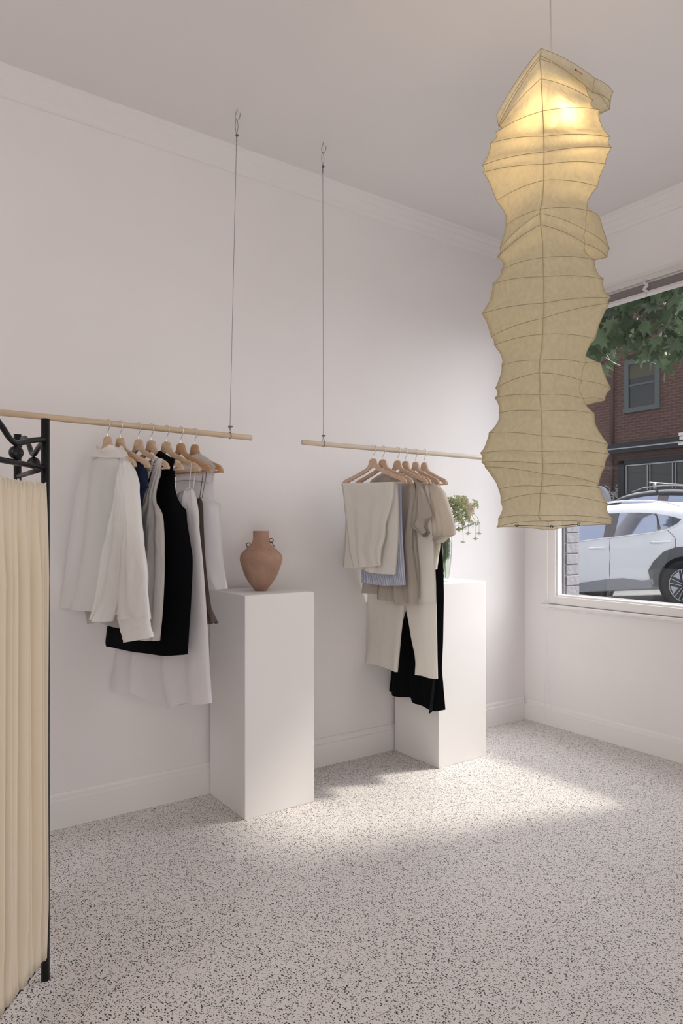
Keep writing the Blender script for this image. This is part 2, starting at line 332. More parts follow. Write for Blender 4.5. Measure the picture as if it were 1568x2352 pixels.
# ------------------------------------------------------------------ clothes rails
M_rod = mat('pale_oak_dowel', (.60, .47, .33), .55, bump=.08, bscale=40, var=.12, vscale=10, stretch=(.6, 9, 9))
M_rod2 = mat('pale_maple_dowel', (.66, .56, .45), .5, bump=.05, bscale=40, var=.06, vscale=10, stretch=(.6, 9, 9))
M_steel = mat('steel', (.45, .44, .43), .3, 1.0); M_cable = mat('dark_steel_cable', (.16, .15, .15), .45, .6)
ROD_Y = 3.075; RZ = 1.885
def rod_z(x): return RZ + (.015*(1.59 - x)/1.14 if x < 1.6 else 0)
def rail(label, x0, x1, cabs, m, name):
    t = thing(name, label, 'clothes rail', ((x0 + x1)/2, ROD_Y, RZ))
    bm = bmesh.new(); n = 24; tube(bm, [(x0 + (x1 - x0)*k/n, ROD_Y, rod_z(x0 + (x1 - x0)*k/n)) for k in range(n + 1)], .0137, 20); obj('rod', bm, m, t, True).data.shade_smooth()
    for cx, cxr in cabs:
        z = rod_z(cxr)
        bm = bmesh.new(); ring = [(cxr, ROD_Y + .0152*math.cos(a), z + .0152*math.sin(a)) for a in [k*2*PI/20 for k in range(20)]]
        tube(bm, ring, .0014, 6, closed=True)
        tube(bm, [(cxr, ROD_Y - .012, z + .011), (cxr, ROD_Y, z + .042)], .0013, 6); tube(bm, [(cxr, ROD_Y + .012, z + .011), (cxr, ROD_Y, z + .042)], .0013, 6)
        tube(bm, [(cxr, ROD_Y, z + .042), (cx, ROD_Y, ZC - .13)], .00115, 6)
        for s in (-1, 1): tube(bm, crom([(cx, ROD_Y, ZC - .13), (cx + s*.006, ROD_Y - s*.003, ZC - .09), (cx + s*.004, ROD_Y, ZC - .058), (cx, ROD_Y, ZC - .052)], 4), .0012, 6)
        cb = obj('cable', bm, M_cable, t, True)
        bm = bmesh.new(); box(bm, (cxr - .007, ROD_Y - .006, z + .040), (cxr + .006, ROD_Y + .006, z + .049)); ball(bm, (cxr + .009, ROD_Y - .004, z + .045), .004); obj('clamp', bm, M_cable, cb)
        bm = bmesh.new(); box(bm, (cx - .004, ROD_Y - .005, ZC - .134), (cx + .008, ROD_Y + .005, ZC - .126)); tube(bm, [(cx, ROD_Y, ZC - .126), (cx, ROD_Y, ZC - .165)], .0022, 6); obj('clamp', bm, M_cable, cb)
        bm = bmesh.new(); hk = [(0, 0), (0, -.008), (-.008, -.026), (-.009, -.043), (-.001, -.055), (.009, -.049), (.014, -.034), (.015, -.020)]
        tube(bm, crom([Vector((cx + .003, ROD_Y, ZC)) + RT*a_ + Vector((0, 0, b_)) for a_, b_ in hk], 4), .0021, 8)
        obj('ceiling_hook', bm, M_steel, t, True)
    return t
rail('pale wooden clothes rail hung from ceiling cables behind the fabric screen, carrying seven hangers', -.55, 1.592, ((-.3, -.3), (1.511, 1.475)), M_rod, 'clothes_rail')
rail('pale wooden clothes rail hung from ceiling cables near the window, carrying six hangers', 1.893, 3.72, ((2.022, 2.026), (3.58, 3.58)), M_rod2, 'clothes_rail')

# ------------------------------------------------------------------ hangers
M_w = [mat('hanger_wood_pale', (.52, .37, .25), .5, bump=.06, bscale=30, var=.14, vscale=16, stretch=(4, 1, 4)),
       mat('hanger_wood_warm', (.44, .255, .135), .45, bump=.06, bscale=30, var=.14, vscale=16, stretch=(4, 1, 4)),
       mat('hanger_wood_pink', (.55, .385, .28), .5, bump=.06, bscale=30, var=.1, vscale=16, stretch=(4, 1, 4))]
M_hook = mat('chrome_hook', (.62, .61, .60), .2, 1.0)
HALF = [(.0, -.058), (.012, -.059), (.021, -.064), (.026, -.074), (.030, -.090), (.040, -.106), (.060, -.117), (.090, -.130), (.130, -.147), (.160, -.158), (.170, -.160), (.174, -.167), (.182, -.164), (.195, -.170), (.209, -.181), (.218, -.194), (.220, -.204), (.212, -.207), (.200, -.201), (.180, -.191), (.150, -.178), (.110, -.161), (.070, -.146), (.035, -.129), (.012, -.113), (0, -.108)]
def plane_of(hx, phi):
    d = ray(hx, 0); p = Vector((d.x*ROD_Y/d.y, ROD_Y, 0)); p.z = rod_z(p.x)
    e = RT*math.cos(math.radians(phi)) - FW*math.sin(math.radians(phi)); n = e.cross(UP).normalized()
    if n.dot(CAM - p) < 0: n = -n
    return p, e, n
def hanger(hx, phi, label, m, bar=True, half=.22):
    p, e, n = plane_of(hx, phi); t = thing('clothes_hanger', label, 'hanger', p, 'wooden clothes hangers')
    sc = half/.22
    bm = bmesh.new(); outl = [(a*sc, z) for a, z in HALF] + [(-a*sc, z) for a, z in HALF[::-1][1:-1]]
    f = []
    for s in (-1, 1): f.append([bm.verts.new(p + e*a + UP*z + n*(.0068*s) ) for a, z in outl])
    k = len(outl)
    bm.faces.new(f[0]); bm.faces.new(f[1][::-1])
    for i in range(k): bm.faces.new((f[0][i], f[0][(i + 1) % k], f[1][(i + 1) % k], f[1][i]))
    bm.normal_update(); bmesh.ops.triangulate(bm, faces=[x for x in bm.faces if len(x.verts) > 4])
    obj('frame', bm, m, t, bevel=.0022)
    bm = bmesh.new(); hk = [(0, -.060), (0, -.042), (.006, -.030), (.015, -.016), (.0185, 0), (.015, .013), (.003, .0185), (-.009, .0165), (-.016, .006), (-.0175, -.004)]
    tube(bm, crom([p + e*a + UP*(z - .0005) for a, z in hk], 5), .0016, 8); obj('hook', bm, M_hook, t, True)
    if bar:
        bm = bmesh.new(); tube(bm, [p + e*(-.205*sc) + UP*(-.200), p + e*(.205*sc) + UP*(-.200)], .0052, 10); obj('trouser_bar', bm, m, t, True)
    return p, e, n
# each hanger: hook px, yaw, wood, the garment on it
HL = [(247, 40, 0, 'white shirt'), (276, 39, 0, 'dark denim top'), (318, 38, 0, 'white ruffled camisole'), (347, 36, 0, 'black dress'), (382, 34, 0, 'long white slip dress'), (415, 39, 1, 'brown thin-strapped top'), (447, 43, 1, 'white sleeveless vest')]
HR = [(857, 36, 2, 'folded cream trousers'), (879, 44, 2, 'folded blue striped trousers'), (913, 44, 2, 'taupe short-sleeved shirt'), (931, 55, 2, 'long cream trousers'), (954, 58, 2, 'puff-sleeved blouse'), (974, 60, 2, 'black knitted dress')]
ORD = ['first', 'second', 'third', 'fourth', 'fifth', 'sixth', 'seventh']
PL = [hanger(h[0], h[1], '%s wooden hanger from the screen on the left rail, holding the %s' % (ORD[i], h[3]), M_w[h[2]]) for i, h in enumerate(HL)]
PR = [hanger(h[0], h[1], '%s wooden hanger along the window-side rail, holding the %s' % (ORD[i], h[3]), M_w[h[2]]) for i, h in enumerate(HR)]

# ------------------------------------------------------------------ garments
def loft(bm, plane, rows, off=0.0, th=.02, folds=(3, .006), seed=0, nu=26, sub=6, sag=0, closed=True, gather=0, wr=.004, top_fold=.25, tth=None, edge_fold=0.0):
    """rows of outline points on the garment's hanging plane, lofted into a hollow tube of cloth"""
    p0, e, n = plane; rnd = random.Random(seed); uvl = bm.loops.layers.uv.verify()
    R = []
    for row in rows: R.append([onplane(x, y, p0, n) for x, y in row])
    K = max(len(r_) for r_ in R)
    cols = []
    for r_ in R:                                                     # bring every row to nu+1 points
        if len(r_) == 2: cols.append([r_[0].lerp(r_[1], i/nu) for i in range(nu + 1)])
        else:
            c = crom(r_, 12); cols.append([c[min(int(round(i/nu*(len(c) - 1))), len(c) - 1)] for i in range(nu + 1)])
    grid = list(zip(*[crom([cols[j][i] for j in range(len(cols))], sub) for i in range(nu + 1)])); nv = len(grid) - 1
    ph = [rnd.uniform(0, 6.28) for _ in range(6)]; k, amp = folds
    sides = (1, -1) if closed else (1,)
    V = {}
    for j, row in enumerate(grid):
        v = j/nv
        for i, pt in enumerate(row):
            u = i/nu; s = 2*u - 1; prof = max(0, 1 - abs(s)**3)**.6
            a = amp*(top_fold + (1 - top_fold)*v)
            ee = edge_fold + (1 - edge_fold)*min(1, prof*1.6)
            f = a*ee*(math.sin(2*PI*k*u + ph[0] + .8*v) + .55*math.sin(2*PI*k*1.73*u + ph[1] - .6*v) + gather*math.sin(2*PI*k*4*u + ph[2])*max(0, 1 - v*4))
            wv = wr*ee*(mnoise.noise((u*5 + seed*3.1, v*4, seed)) + .6*mnoise.noise((u*9 + v*7, v*9 - u*5, seed + 9)))
            thk = th*min(1, .35 + v*3) if tth is None else tth + (th - tth)*v
            for sd in sides:
                if sd == -1 and (i == 0 or i == nu): V[(j, i, -1)] = V[(j, i, 1)]; continue
                q = pt + n*(off + f + wv + (sd*thk*prof if closed else 0)) - UP*(sag*v*v*math.sin(PI*u))
                V[(j, i, sd)] = bm.verts.new(q)
    for sd in sides:
        for j in range(nv):
            for i in range(nu):
                q = [(j, i), (j, i + 1), (j + 1, i + 1), (j + 1, i)]
                vv = []
                for key in q:
                    x = V[(key[0], key[1], sd)]
                    if x not in vv: vv.append(x)
                if len(vv) < 3: continue
                try: fc = bm.faces.new(vv if sd == 1 else vv[::-1])
                except ValueError: continue
                for lp in fc.loops:
                    for key in q:
                        if V[(key[0], key[1], sd)] is lp.vert: lp[uvl].uv = (key[1]/nu, 1 - key[0]/nv)
def S(ox, oy, s, rows): return [[(ox + x/s, oy + y/s) for x, y in row] for row in rows]
def part(name, plane, rows, m, parent=None, **k):
    bm = bmesh.new(); loft(bm, plane, rows, **k); return obj(name, bm, m, parent, True)
def strip(bm, plane, pts, r, off=0, seg=6):
    tube(bm, crom([onplane(x, y, plane[0], plane[2]) + plane[2]*off for x, y in pts], 4), r, seg)
def garment(name, label, cat, plane): return thing(name, label, cat, plane[0] - UP*.2)

F_white = fabric('white_sheer_cotton', (.89, .875, .86), .38, .10, .55, .35, 11, spec=.35)
F_cuff = fabric('white_cotton_sleeve', (.89, .875, .86), .30, 0, .42, .45, 9, spec=.45)
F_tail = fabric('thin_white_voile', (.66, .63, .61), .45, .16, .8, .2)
F_denim = fabric('dark_denim', (.010, .018, .045), .0, 0, .85, .3, 30, (1, 1, 1), grain=.4)
F_cami = fabric('white_crinkled_cotton', (.80, .77, .755), .35, .03, .8, .5, 22)
F_black = fabric('matt_black_cloth', (.0035, .0035, .005), 0, 0, .9, .15, 9, spec=.08)
F_slip = fabric('white_poplin', (.82, .80, .815), .35, 0, .65, .3, 10)
F_brown = fabric('brown_cloth', (.075, .052, .042), .05, 0, .6, .5, 30)
F_vest = fabric('white_organza', (.80, .78, .80), .45, .16, .7, .15)
F_cream = fabric('cream_silk', (.86, .835, .785), .34, .06, .6, .35, 9)
F_blue = fabric('blue_white_stripe', (.36, .40, .56), .15, 0, .8, .15, stripes=(26, (.62, .63, .70)))
F_taupe = fabric('taupe_linen', (.52, .47, .41), .22, 0, .85, .3, 16, grain=.2)
F_cream2 = fabric('cream_linen', (.86, .83, .775), .25, 0, .85, .3, 12, grain=.15)
F_beige = fabric('beige_stripe_crepe', (.72, .655, .565), .35, .04, .85, .5, 26)
F_knit = fabric('black_boucle_knit', (.008, .009, .013), 0, 0, .95, .9, 60, (1, 1, 1), spec=.1, grain=1.5)
c1 = lambda rows: S(0, 880, 2.529, rows)
cz = lambda rows: S(220, 950, 4.9, rows)
c2 = lambda rows: S(660, 960, 2.94, rows)
c3 = lambda rows: S(760, 1010, 4.3556, rows)

# --- left rail
p = PL[0]; g = garment('white_shirt', 'sheer white long-sleeved shirt with stand collar, nearest the fabric screen', 'shirt', p)
part('body', p, c1([[(548, 425), (640, 428), (738, 430)], [(500, 452), (640, 452), (768, 462)], [(474, 520), (782, 520)], [(448, 640), (786, 640)], [(430, 760), (785, 780)], [(402, 960), (770, 980)], [(376, 1170), (745, 1190)], [(358, 1300), (520, 1318), (740, 1345)]]), F_white, g, th=.035, folds=(2.2, .012), seed=1)
part('collar', p, c1([[(568, 362), (600, 386), (640, 380), (672, 360), (705, 378)], [(560, 385), (610, 402), (660, 398), (726, 398)], [(546, 428), (640, 436), (742, 436)]]), F_white, g, th=.034, folds=(1, .002), seed=2, tth=.028, off=.002)
part('shirt_tail', p, c1([[(420, 1180), (760, 1200)], [(430, 1300), (757, 1340)], [(450, 1406), (528, 1394), (640, 1432), (752, 1452)]]), F_tail, g, th=.012, folds=(2, .006), seed=3, off=-.05)
part('front_panel', p, c1([[(758, 470), (770, 474)], [(742, 560), (786, 560)], [(706, 760), (790, 780)], [(660, 960), (785, 990)], [(620, 1200), (752, 1220)], [(590, 1366), (620, 1376), (698, 1378)]]), F_cuff, g, th=.018, folds=(1.5, .010), seed=4, off=.045, wr=.010)
sv = part('sleeve', p, c1([[(752, 452), (780, 462)], [(768, 520), (802, 530)], [(776, 640), (820, 660)], [(768, 830), (842, 850)], [(752, 1000), (860, 1010)], [(735, 1150), (874, 1160)], [(722, 1290), (888, 1290)], [(722, 1360), (896, 1370)]]), F_cuff, g, th=.032, folds=(1.3, .007), seed=5, off=.028, wr=.010)
part('cuff', p, c1([[(721, 1352), (896, 1362)], [(740, 1420), (904, 1418)], [(765, 1500), (840, 1486), (914, 1470)]]), F_cuff, sv, th=.033, tth=.032, folds=(1, .002), seed=6, off=.028)
p = PL[1]; g = garment('denim_top', 'dark blue denim top mostly hidden behind the sheer white shirt', 'top', p)
part('body', p, [[(300, 1056), (331, 1068)], [(268, 1072), (338, 1083)], [(256, 1110), (340, 1115)], [(252, 1140), (330, 1142)], [(252, 1200), (327, 1190)], [(254, 1290), (328, 1290)]], F_denim, g, th=.022, folds=(3, .006), seed=7)
part('sleeve', p, [[(322, 1069), (334, 1074)], [(318, 1088), (338, 1096)], [(322, 1110), (343, 1112)], [(332, 1122), (343, 1120)]], F_denim, g, th=.014, folds=(1.5, .004), seed=8, off=.012)
p = PL[2]; g = garment('ruffled_camisole', 'white crinkled camisole with ruffled neckline between the denim top and black dress', 'top', p)
part('body', p, cz([[(712, 498), (775, 515)], [(690, 560), (752, 580)], [(660, 660), (735, 680)], [(632, 760), (716, 760)], [(590, 880), (690, 900)], [(545, 1000), (700, 1000)], [(470, 1070), (735, 1062)]]) + [[(296, 1185), (377, 1183)], [(288, 1210), (380, 1208)], [(286, 1250), (381.5, 1250)], [(283, 1330), (381, 1330)], [(281, 1400), (376, 1420)], [(287, 1466), (330, 1469), (369, 1471)]], F_cami, g, th=.024, tth=.006, off=.008, folds=(4, .008), seed=9)
bm = bmesh.new(); rf = [cz([[q]])[0][0] for q in [(735, 500), (705, 530), (680, 600), (650, 690), (625, 750), (605, 830), (570, 890), (545, 950)]]
pp = crom([onplane(x, y, p[0], p[2]) + p[2]*.026 for x, y in rf], 9); tube(bm, [q + p[2]*.004*math.sin(i*2.4) + p[1]*.003*math.cos(i*1.7) for i, q in enumerate(pp)], [.0055 + .002*math.sin(i*1.9) for i in range(len(pp))], 8); obj('ruffle', bm, F_cami, g, True)
p = PL[3]; g = garment('black_dress', 'plain black sleeveless dress with deep armholes on the left rail', 'dress', p)
part('body', p, [[(298, 1074), (401, 1076)], [(292, 1092), (401, 1090)], [(288, 1118), (402, 1118)], [(284, 1140), (407, 1141)], [(280, 1158), (417, 1160)], [(276, 1172), (427.5, 1173)], [(272, 1200), (430, 1200)], [(266, 1250), (438, 1250)], [(260, 1300), (442.5, 1290)], [(252, 1380), (439, 1380)], [(246, 1440), (435, 1440)], [(242, 1472), (433, 1474)], [(243, 1484), (290, 1491), (345, 1499), (390, 1505), (431, 1503)]], F_black, g, th=.026, folds=(1.5, .006), seed=11)
part('strap', p, cz([[(738, 420), (752, 424)], [(700, 462), (860, 490)], [(692, 482), (908, 512)], [(690, 540), (898, 580)], [(700, 640), (888, 650)]]), F_black, g, th=.010, folds=(1, .001), seed=12, off=.012)
part('strap', p, cz([[(385, 478), (470, 520)], [(390, 520), (600, 560)], [(400, 580), (690, 590)], [(400, 640), (700, 645)]]), F_black, g, th=.006, folds=(1, .001), seed=13, off=-.012)
p = PL[4]; g = garment('slip_dress', 'long white slip dress with gathered neckline and thin straps, its hem below the black dress', 'dress', p)
part('body', p, [[(404, 1144), (424, 1131), (441, 1122)], [(398, 1152), (448, 1138)], [(388, 1185), (455, 1182)], [(360, 1230), (459, 1227)], [(325, 1300), (466, 1292)], [(295, 1400), (474, 1400)], [(270, 1480), (479, 1480)], [(259, 1540), (483, 1550)], [(251, 1584), (290, 1592), (318, 1583), (345, 1606), (400, 1624), (424, 1614), (455, 1616), (487, 1614)]], F_slip, g, th=.034, folds=(3.2, .018), seed=14, gather=.35, nu=40)
part('hem_lining', p, [[(345, 1585), (430, 1600)], [(366, 1614), (395, 1622), (428, 1619)]], F_slip, g, th=.006, folds=(1, .003), seed=15, off=-.03)
bm = bmesh.new(); strip(bm, p, [cz([[q]])[0][0] for q in [(1098, 555), (1085, 650), (1075, 760), (1068, 855)]], .0026, .01); strip(bm, p, [cz([[q]])[0][0] for q in [(1100, 558), (1104, 640), (1092, 750), (1078, 855)]], .0022, -.008); obj('strap', bm, F_slip, g, True)
bm = bmesh.new(); pp = crom([onplane(x, y, p[0], p[2]) + p[2]*.014 for x, y in [(404, 1143), (415, 1135), (427, 1128), (441, 1121)]], 8); tube(bm, [q + UP*.002*math.sin(i*2.2) for i, q in enumerate(pp)], .0045, 8); obj('gathered_neckline', bm, F_slip, g, True)
p = PL[5]; g = garment('brown_camisole', 'narrow dark brown top hanging by a thin strap behind the white slip dress', 'top', p)
part('body', p, [[(446, 1152), (461, 1142)], [(432, 1170), (465, 1162)], [(420, 1230), (468.5, 1230)], [(412, 1300), (474, 1310)], [(410, 1360), (483, 1380)], [(412, 1428), (486, 1433), (492, 1430)]], F_brown, g, th=.018, folds=(3, .007), seed=16)
bm = bmesh.new(); strip(bm, p, [cz([[q]])[0][0] for q in [(1218, 615), (1214, 700), (1195, 840), (1180, 945)]], .0016, .006); strip(bm, p, [cz([[q]])[0][0] for q in [(1222, 618), (1230, 690), (1205, 830), (1183, 945)]], .0014, -.006); obj('strap', bm, F_brown, g, True)
p = PL[6]; g = garment('white_vest', 'sheer white sleeveless vest at the end of the left rail beside the terracotta vase', 'vest', p)
part('body', p, [[(404, 1108), (490, 1109)], [(403, 1130), (490, 1130)], [(402, 1148), (492, 1149)], [(401, 1156), (507, 1158)], [(400, 1166), (507, 1170)], [(400, 1200), (508, 1208)], [(401, 1280), (513, 1290)], [(402, 1344), (470, 1352), (505, 1354), (518, 1352)]], F_vest, g, th=.026, folds=(2, .008), seed=17)
part('yoke', p, [[(441, 1047), (458, 1041)], [(425, 1062), (478, 1053)], [(412, 1072), (500, 1071)], [(407, 1084), (494, 1083)], [(404, 1110), (490, 1110)]], F_vest, g, th=.022, folds=(1, .003), seed=18)
bm = bmesh.new(); strip(bm, p, [(404, 1107), (430, 1104), (460, 1105), (490, 1111)], .003, .024); strip(bm, p, [(498, 1072), (493, 1085), (490, 1110), (491, 1150), (497, 1156), (508, 1159)], .002, .004); obj('seam', bm, fabric('white_binding', (.78, .76, .78), .3), g, True)

# --- right rail
p = PR[0]; g = garment('folded_trousers', 'cream silky trousers folded over the first hanger of the window-side rail', 'trousers', p)
part('back_leg', p, c3([[(122, 436), (655, 424)], [(126, 560), (662, 560)], [(134, 720), (668, 760)], [(126, 1000), (662, 1040)], [(108, 1275), (300, 1302), (365, 1322), (430, 1338), (637, 1350)]]), F_cream, g, th=.010, folds=(2.5, .007), seed=20, off=-.012)
part('front_leg', p, c3([[(122, 436), (655, 424)], [(130, 500), (650, 480)], [(140, 570), (640, 590), ], [(150, 680), (612, 700)], [(165, 800), (572, 830)], [(185, 960), (560, 965)], [(200, 1100), (522, 1110)], [(240, 1278), (400, 1268), (515, 1254)]]), F_cream, g, th=.008, folds=(3, .006), seed=21, off=.016, wr=.008)
p = PR[1]; g = garment('striped_trousers', 'blue and white striped trousers folded over the second hanger, behind the cream pair', 'trousers', p)
part('legs', p, c3([[(240, 436), (705, 432)], [(260, 700), (708, 700)], [(285, 1000), (718, 1000)], [(300, 1250), (734, 1250)], [(310, 1425), (480, 1452), (620, 1458), (745, 1452)]]), F_blue, g, th=.014, folds=(2.5, .006), seed=22)
p = PR[2]; g = garment('short_sleeved_shirt', 'taupe linen short-sleeved shirt in the middle of the window-side rail', 'shirt', p)
part('body', p, c3([[(505, 335), (640, 345), (770, 338)], [(430, 380), (870, 398)], [(385, 428), (925, 460)], [(350, 560), (900, 620)], [(340, 800), (850, 860)], [(335, 1050), (860, 1050)], [(325, 1250), (880, 1260)], [(315, 1440), (890, 1440)], [(305, 1530), (495, 1545), (700, 1575), (890, 1590)]]), F_taupe, g, th=.022, folds=(2.5, .010), seed=23)
part('front_panel', p, c3([[(650, 360), (860, 395)], [(600, 560), (890, 620)], [(560, 900), (845, 980)], [(530, 1200), (872, 1220)], [(505, 1450), (905, 1470)], [(498, 1590), (720, 1625), (902, 1645)]]), F_taupe, g, th=.012, folds=(3, .012), seed=24, off=.034)
part('sleeve', p, c3([[(835, 385), (905, 430)], [(880, 480), (965, 560)], [(850, 640), (1005, 670)], [(820, 780), (1040, 768)], [(818, 868), (985, 795)], [(885, 920), (962, 850)], [(955, 976), (990, 920)]]), F_taupe, g, th=.026, folds=(1.5, .006), seed=25, off=.022)
bm = bmesh.new(); strip(bm, p, [c3([[q]])[0][0] for q in [(1042, 768), (980, 792), (955, 850), (990, 920), (955, 976)]], .0018, .03); obj('sleeve_hem', bm, F_denim if False else fabric('dark_taupe_edge', (.16, .13, .11), 0), g, True)
bm = bmesh.new(); strip(bm, p, [c3([[q]])[0][0] for q in [(545, 1470), (540, 1540), (545, 1600)]], .0012, .05); obj('placket_stitching', bm, fabric('dark_taupe_thread', (.2, .16, .13), 0), g, True)
p = PR[3]; g = garment('long_trousers', 'long cream linen trousers hanging full length behind the taupe shirt', 'trousers', p)
part('waist', p, c2([[(690, 430), (948, 448)], [(640, 560), (966, 560)], [(600, 700), (976, 700)], [(560, 880), (990, 900)], [(545, 1100), (1002, 1100)], [(540, 1200), (1004, 1200)], [(536, 1262), (1006, 1262)]]), F_cream2, g, th=.022, folds=(2, .007), seed=26)
part('leg', p, c2([[(536, 1250), (792, 1250)], [(528, 1360), (780, 1360)], [(515, 1500), (765, 1500)], [(505, 1600), (755, 1620)], [(500, 1638), (620, 1668), (745, 1716)]]), F_cream2, g, th=.020, folds=(1.5, .008), seed=27, tth=.018)
part('leg', p, c2([[(790, 1250), (1006, 1250)], [(815, 1360), (1008, 1360)], [(845, 1520), (1011, 1520)], [(868, 1640), (1013, 1640)], [(866, 1728), (1016, 1762)]]), F_cream2, g, th=.020, folds=(1.2, .006), seed=28, tth=.018)
p = PR[4]; g = garment('puff_sleeve_blouse', 'pale beige blouse with a gathered puff sleeve in front of the flower vase', 'blouse', p)
part('body', p, c3([[(880, 355), (985, 372)], [(850, 420), (1060, 440)], [(850, 600), (1090, 620)], [(870, 900), (1092, 950)], [(890, 1050), (1090, 1060)], [(900, 1200), (1062, 1200)], [(905, 1290), (1046, 1300)]]), fabric('cream_crepe', (.72, .67, .58), .3), g, th=.022, folds=(2.5, .008), seed=30)
sv = part('sleeve', p, c3([[(975, 372), (1090, 450)], [(968, 450), (1150, 540)], [(985, 620), (1200, 680)], [(1005, 780), (1236, 800)], [(1018, 900), (1254, 880)], [(1030, 968), (1255, 950)]]), F_beige, g, th=.045, folds=(5, .006), seed=31, off=.022, top_fold=.1)
part('cuff', p, c3([[(1030, 955), (1256, 905)], [(1024, 985), (1250, 950)], [(1040, 1020), (1190, 975)], [(1060, 1036), (1120, 1028)]]), F_beige, sv, th=.034, tth=.042, folds=(9, .007), seed=32, off=.022, top_fold=.9)
p = PR[5]; g = garment('knitted_dress', 'long black boucle knit dress, last on the window-side rail, hem below all others', 'dress', p)
part('body', p, c2([[(880, 470), (1020, 462)], [(900, 640), (1028, 640)], [(900, 840), (1036, 840)], [(880, 1000), (1048, 1000)], [(850, 1150), (1052, 1150)], [(800, 1300), (1053, 1300)], [(750, 1480), (1050, 1500)], [(712, 1640), (1044, 1690)], [(700, 1740), (1052, 1800)], [(686, 1842), (760, 1880), (840, 1888), (905, 1935), (1000, 1975), (1062, 1970)]]), F_knit, g, th=.024, folds=(3, .010), seed=33, nu=34)
part('trim_band', p, c2([[(1012, 1000), (1034, 1000)], [(1022, 1300), (1040, 1300)], [(1026, 1500), (1040, 1500)], [(1022, 1700), (1036, 1700)], [(1010, 1850), (1026, 1850)], [(990, 1992), (1012, 1978)]]), fabric('charcoal_boucle_band', (.028, .030, .036), 0, 0, .95, .9, 60, (1, 1, 1), grain=1.5), g, th=.006, tth=.005, folds=(1, .001), seed=34, off=.040, nu=8)

# ------------------------------------------------------------------ folding screen
M_iron = mat('blackened_steel', (.018, .018, .021), .38, .6, bump=.05, bscale=40)
scr = thing('folding_screen', 'black metal folding screen with gathered cream fabric panels at the left edge', 'screen', (.467, 2.305, 0))
PA = Vector((.467, 2.305, 0)); PB = Vector((.459, 2.735, 0)); PCc = Vector((.187, 1.953, 0))
for q, top in ((PA, 1.772), (PB, 1.772), (PCc, 1.772)):
    bm = bmesh.new(); tube(bm, [q, q + UP*top], .0132, 18); obj('post', bm, M_iron, scr, True).data.shade_smooth()
F_screen = fabric('cream_screen_cloth', (.91, .83, .69), .28, 0, .8, .12, 20, (1, 1, .2))
def panel(a, b, seed):
    L = (b - a).length; d = (b - a).normalized(); n = Vector((d.y, -d.x, 0))
    if n.dot(CAM - a) < 0: n = -n
    for z in (1.617, .073):
        bm = bmesh.new(); tube(bm, [a + UP*z, b + UP*z], .0085, 12); obj('rail', bm, M_iron, scr, True)
    bm = bmesh.new(); tube(bm, [a + UP*1.552, b + UP*1.552], .0055, 10); 
    for q in (a + d*.016, b - d*.016): tube(bm, [q + UP*1.552 - d*.006, q + UP*1.552 + d*.006], .011, 12)
    obj('curtain_rod', bm, M_iron, scr, True)
    bm = bmesh.new(); up_ = [(0, 1.708), (.2*L, 1.692), (.36*L, 1.675), (.45*L, 1.682), (.56*L, 1.715), (.70*L, 1.745), (.85*L, 1.738), (L, 1.706)]
    tube(bm, crom([a + d*x + UP*z for x, z in up_], 6), .0085, 12); obj('wavy_rod', bm, M_iron, scr, True)
    bm = bmesh.new(); ball(bm, a + d*(.38*L) + UP*1.646, .0205, 20, 14); obj('ball', bm, M_iron, scr, True)
    # gathered cloth
    rnd = random.Random(seed); bm = bmesh.new(); nu, nv = 150, 40; ph = [rnd.uniform(0, 6.28) for _ in range(8)]
    grid = []
    for j in range(nv + 1):
        v = j/nv; z = 1.566 - v*(1.566 - .083); row = []
        for i in range(nu + 1):
            u = i/nu; s = .018 + u*(L - .036)
            g1 = .0085*math.sin(2*PI*6.2*u + ph[0] + .5*math.sin(3*v)) + .006*math.sin(2*PI*10.7*u + ph[1] + v*1.2) + .004*math.sin(2*PI*17*u + ph[2])
            pin = min(1.15, .15 + (v*5), .3 + (1 - v)*7)
            rf = .0045*math.sin(2*PI*26*u + ph[3])*max(0, 1 - v*9) + .003*math.sin(2*PI*33*u + ph[4])*max(0, 1 - (1 - v)*10)
            hz = .004*math.sin(2*PI*13*u + ph[5])*(1 if j == 0 else 0)
            row.append(bm.verts.new(a + d*(s + .003*math.sin(9*u + 4*v)) + n*(.0135 + g1*pin + rf) + UP*(z + hz)))
        grid.append(row)
    for j in range(nv):
        for i in range(nu): bm.faces.new((grid[j][i], grid[j][i + 1], grid[j + 1][i + 1], grid[j + 1][i]))
    f = obj('fabric_panel', bm, F_screen, scr, True); sm = f.modifiers.new('solid', 'SOLIDIFY'); sm.thickness = .0012
panel(PA, PCc, 3); panel(PA, PB, 5)

